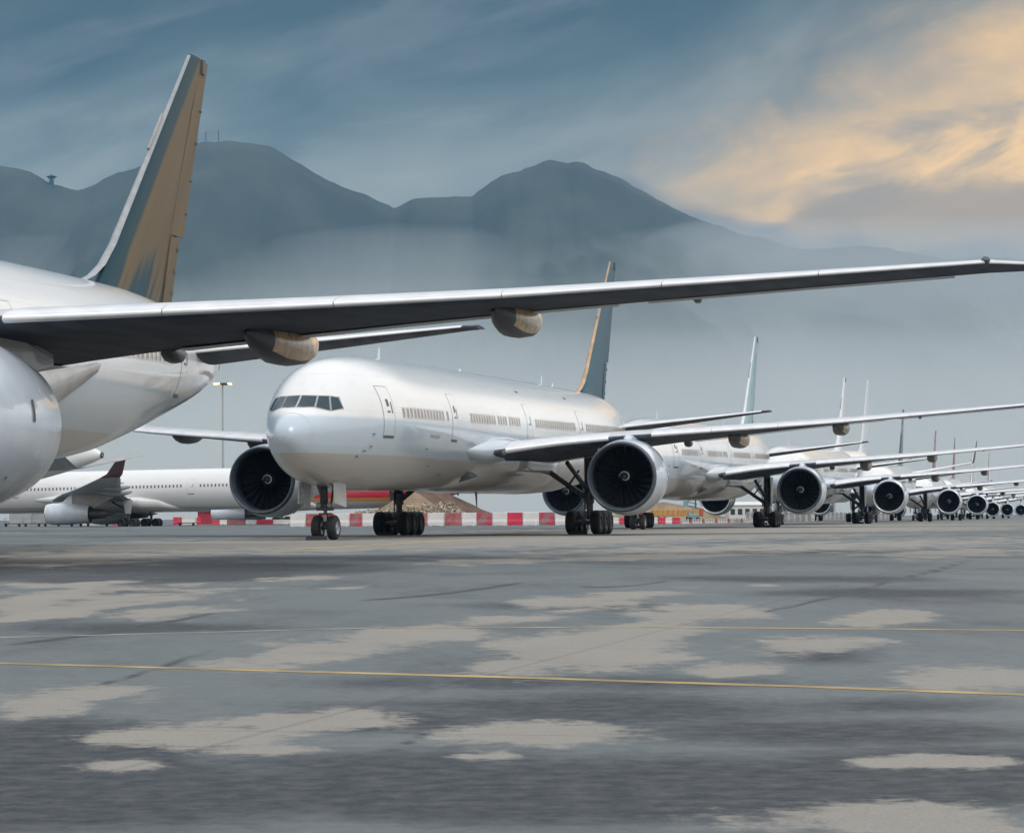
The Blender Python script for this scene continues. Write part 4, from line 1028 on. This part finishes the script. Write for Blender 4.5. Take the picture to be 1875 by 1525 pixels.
# wheel chocks
simple('chock', (0.03, 0.03, 0.032), .7)
def chock(x, y, th, label):
    mb = MB(); mb.loft([[(-.18, -.45, 0), (.18, -.45, 0), (.04, -.45, .18), (-.04, -.45, .18)], [(-.18, .45, 0), (.18, .45, 0), (.04, .45, .18), (-.04, .45, .18)]], smooth=False)
    o = mb.build('wheel_chock', 'chock'); fix_normals(o); o.location = (x, y, 0); o.rotation_euler = (0, 0, pi/2-th); tag(o, label, 'chock', 'wheel chocks')
chock(-8.27-.55*.23-.25, 115.95-.62, .234, 'black chock in front of the nose wheels'); 
for o_, lab in ((B, 'full-view airliner'), (Cc, 'second airliner'), (D, 'third airliner')):
    x, y = o_.location.x, o_.location.y; th = .23
    for sd, nm in ((-1, 'right-hand'), (1, 'left-hand')):
        lx = 31.2-1.45-.85; chock(x+lx*sin(th)-sd*5.49*cos(th), y+lx*cos(th)+sd*5.49*sin(th), th, 'chock in front of the %s main wheels of the %s' % (nm, lab))

# ------------------------------------------------------------------ air
def volume_mat(name, col, dens, aniso=0.0):
    m = bpy.data.materials.new(name); m.use_nodes = True; MATS[name] = m; nt = m.node_tree; nt.nodes.clear()
    o = N(nt, 'ShaderNodeOutputMaterial'); v = N(nt, 'ShaderNodeVolumePrincipled'); v.inputs['Color'].default_value = (*col, 1); v.inputs['Density'].default_value = dens; v.inputs['Anisotropy'].default_value = aniso
    nt.links.new(v.outputs[0], o.inputs['Volume'])
HAZE = dict(d=4.8e-5, c=(.18, .47, .78), md=1.0e-3, mc=(.94, .97, .95))
volume_mat('haze air', HAZE['c'], HAZE['d']); volume_mat('mist air', HAZE['mc'], HAZE['md'])
mb = MB(); mb.box(-7200, 7200, -500, 8200, -5, 1050); tag(mb.build('haze', 'haze air'), 'thin bluish haze over the whole airport and hills', kind='stuff')
mb = MB(); mb.loft([[(x, 1900, .5), (x, 6000, .5)]+[(x, a, z*k_) for a, z in ((6000, 690), (5600, 604), (5150, 478), (4400, 322), (3500, 198), (2400, 60))] for x, k_ in ((-7000, 1), (7000, 1))], smooth=False)
mo = mb.build('mist', 'mist air'); fix_normals(mo); tag(mo, 'pale mist lying in front of the mountain foot', kind='stuff')

volume_mat('cloud air', (.66, .68, .68), 1.6e-3)
for px, py, rx, rz, Y in ((1330, 455, 190, 62, 5650), (1450, 480, 230, 60, 5350), (1600, 505, 300, 75, 5050), (1800, 520, 340, 80, 4750)):
    x, z = X_at(px, Y), Z_at(px, py, Y)
    import bmesh
    bm = bmesh.new(); bmesh.ops.create_uvsphere(bm, u_segments=48, v_segments=32, radius=1)
    for v in bm.verts: v.co = (v.co.x*rx+x, v.co.y*140+Y, v.co.z*rz+z)
    me = bpy.data.meshes.new('low_cloud'); bm.to_mesh(me); bm.free(); me.materials.append(MATS['cloud air'])
    co_ = bpy.data.objects.new('low_cloud', me); COL.objects.link(co_)
    tag(co_, 'low grey cloud draped over the right shoulder of the mountain', kind='stuff')

# ------------------------------------------------------------------ sky, sun, camera
SUN_EL, SUN_AZ = radians(50), radians(140)     # azimuth from +Y clockwise
w = bpy.data.worlds.new('World'); SCN.world = w; w.use_nodes = True; nt = w.node_tree; nt.nodes.clear()
out = N(nt, 'ShaderNodeOutputWorld'); bg1 = N(nt, 'ShaderNodeBackground'); bg2 = N(nt, 'ShaderNodeBackground'); add = N(nt, 'ShaderNodeAddShader')
sky = N(nt, 'ShaderNodeTexSky'); sky.sky_type = 'NISHITA'; sky.sun_disc = False; sky.sun_elevation = SUN_EL; sky.sun_rotation = SUN_AZ
nt.links.new(sky.outputs[0], bg1.inputs[0]); bg1.inputs[1].default_value = SKYK if 'SKYK' in globals() else .012
tc = N(nt, 'ShaderNodeTexCoord'); sp = N(nt, 'ShaderNodeSeparateXYZ'); nt.links.new(tc.outputs['Generated'], sp.inputs[0])
az = mathn(nt, 'ARCTAN2', sp.outputs[0], sp.outputs[1]); el = mathn(nt, 'ARCSINE', sp.outputs[2])
U = mathn(nt, 'MULTIPLY', az, 4.783); V = mathn(nt, 'MULTIPLY', el, 4.783)
def cn(su, sv, shear, scale=1.0, det=7, rough=.55, dist=.4, off=0):
    cb = N(nt, 'ShaderNodeCombineXYZ'); nt.links.new(mathn(nt, 'MULTIPLY', U, su), cb.inputs[0])
    nt.links.new(mathn(nt, 'MULTIPLY', mathn(nt, 'SUBTRACT', V, mathn(nt, 'MULTIPLY', U, shear)), sv), cb.inputs[1]); cb.inputs[2].default_value = off
    n = N(nt, 'ShaderNodeTexNoise'); n.inputs['Scale'].default_value = scale; n.inputs['Detail'].default_value = det; n.inputs['Roughness'].default_value = rough; n.inputs['Distortion'].default_value = dist
    nt.links.new(cb.outputs[0], n.inputs['Vector']); return n.outputs['Fac']
nA = cn(1.1, 3.4, .30, off=1.3); nB = cn(2.6, 6.5, .30, off=5.1, dist=.7); nC = cn(5, 9, .1, off=9.2, dist=.3)
def amp(n, a): return mathn(nt, 'MULTIPLY', mathn(nt, 'SUBTRACT', n, .5), a)
vv = mathn(nt, 'ADD', mathn(nt, 'SUBTRACT', V, mathn(nt, 'MULTIPLY', U, .13)), mathn(nt, 'ADD', amp(nA, .9), amp(nB, .25)))
ramp = N(nt, 'ShaderNodeValToRGB'); nt.links.new(vv, ramp.inputs[0])
SK = [(0.0, (.38, .41, .38)), (.42, (.39, .41, .37)), (.56, (.34, .36, .32)), (.68, (.24, .27, .25)), (.77, (.145, .182, .178)), (.87, (.088, .126, .13)), (1.0, (.052, .083, .088))]
while len(ramp.color_ramp.elements) < len(SK): ramp.color_ramp.elements.new(.5)
for e, (p, c) in zip(ramp.color_ramp.elements, SK): e.position = p; e.color = (*c, 1)
col = ramp.outputs[0]
# grey streaks running up to the right
gs = sstep(nt, mathn(nt, 'ADD', cn(1.3, 5.0, .33, off=3.3), amp(nB, .3)), .48, .68)
col = mixc(nt, mathn(nt, 'MULTIPLY', gs, .38), col, (.25, .275, .28))
# warm glow
du = mathn(nt, 'DIVIDE', mathn(nt, 'SUBTRACT', U, .98), 1.0); dv = mathn(nt, 'DIVIDE', mathn(nt, 'SUBTRACT', mathn(nt, 'SUBTRACT', V, mathn(nt, 'MULTIPLY', U, .30)), .385), .34)
rr = mathn(nt, 'SQRT', mathn(nt, 'ADD', mathn(nt, 'MULTIPLY', du, du), mathn(nt, 'MULTIPLY', dv, dv)))
wm = mathn(nt, 'ADD', mathn(nt, 'SUBTRACT', 1.0, rr), mathn(nt, 'ADD', amp(nA, .6), mathn(nt, 'ADD', amp(nB, 1.0), amp(nC, .5))))
soft = sstep(nt, mathn(nt, 'SUBTRACT', 1.25, rr), -.1, 1.0)
col = mixc(nt, mathn(nt, 'MULTIPLY', soft, .75), col, (.42, .33, .23))
col = mixc(nt, mathn(nt, 'MULTIPLY', sstep(nt, wm, .06, .80), .9), col, (1.22, .75, .28))
wisp = sstep(nt, mathn(nt, 'ADD', cn(2.4, 7.0, .20, off=12.4, dist=.9), amp(nC, .35)), .47, .68)
col = mixc(nt, mathn(nt, 'MULTIPLY', wisp, mathn(nt, 'MULTIPLY', soft, .85)), col, (.40, .335, .255))
# cloud banks low on the right
def bank(tab, col_in, c, soft_, na, ua):
    cr = N(nt, 'ShaderNodeFloatCurve'); cu = cr.mapping.curves[0]
    pts = [((px-937.5)/1000/2+.5, (946.8-py)/1000) for px, py in tab]
    cu.points[0].location = pts[0]; cu.points[1].location = pts[-1]
    for p in pts[1:-1]: cu.points.new(*p)
    cr.mapping.update()
    nt.links.new(mathn(nt, 'ADD', mathn(nt, 'MULTIPLY', U, .5), .5), cr.inputs[1])
    d = mathn(nt, 'SUBTRACT', mathn(nt, 'ADD', cr.outputs[0], mathn(nt, 'ADD', amp(nC, na), amp(nB, na))), V)
    return mixc(nt, mathn(nt, 'MULTIPLY', sstep(nt, d, -soft_, soft_), ua), col_in, c)
col = bank([(0, 900), (1100, 560), (1330, 460), (1450, 408), (1560, 372), (1650, 345), (1760, 338), (1875, 345)], col, (.40, .315, .225), .022, .11, .85)
col = bank([(0, 900), (900, 420), (1120, 330), (1230, 378), (1330, 398), (1400, 418), (1480, 448), (1560, 436), (1680, 470), (1770, 455), (1875, 470)], col, (.20, .215, .22), .02, .07, .92)
# brighter cloud overhead and behind the photographer
ov = sstep(nt, V, 1.15, 3.2); bh = sstep(nt, mathn(nt, 'ABSOLUTE', U), 2.2, 6.0)
col = mixc(nt, bh, col, mixc(nt, nA, (.50, .48, .46), (.80, .72, .64)))
rt = mathn(nt, 'MULTIPLY', sstep(nt, U, 1.05, 2.0), mathn(nt, 'SUBTRACT', 1.0, sstep(nt, U, 5.5, 8.0)))
col = mixc(nt, rt, col, mixc(nt, nA, (1.15, 1.07, .96), (1.65, 1.56, 1.42)))
cz = mixc(nt, nA, (.80, .86, .92), (1.3, 1.3, 1.32))
col = mixc(nt, ov, col, cz)
below = sstep(nt, V, -.3, -.02)
col = mixc(nt, below, (.12, .12, .12), col)
nt.links.new(col, bg2.inputs[0]); bg2.inputs[1].default_value = 1.0
nt.links.new(bg1.outputs[0], add.inputs[0]); nt.links.new(bg2.outputs[0], add.inputs[1]); nt.links.new(add.outputs[0], out.inputs[0])

sl = bpy.data.lights.new('sun', 'SUN'); sl.energy = 1.15; sl.angle = radians(28); sl.color = (1, .97, .93)
so = bpy.data.objects.new('sun', sl); COL.objects.link(so)
d = Vector((sin(SUN_AZ)*cos(SUN_EL), cos(SUN_AZ)*cos(SUN_EL), sin(SUN_EL))); so.rotation_euler = d.to_track_quat('Z', 'Y').to_euler()

cam = bpy.data.cameras.new('camera'); co = bpy.data.objects.new('camera', cam); COL.objects.link(co)
co.location = (0, 0, H); co.rotation_euler = (pi/2, ROLL, 0); cam.sensor_width = 36; cam.lens = F/1875*36
cam.shift_y = (Y0-762.5)/1875; cam.clip_start = .2; cam.clip_end = 30000
SCN.camera = co
SCN.view_settings.view_transform = 'Standard'; SCN.view_settings.look = 'None'; SCN.view_settings.exposure = 0; SCN.view_settings.gamma = 1
SCN.cycles.volume_bounces = 2; SCN.cycles.max_bounces = 8; SCN.cycles.diffuse_bounces = 3; SCN.cycles.glossy_bounces = 3
SCN.cycles.use_denoising = True
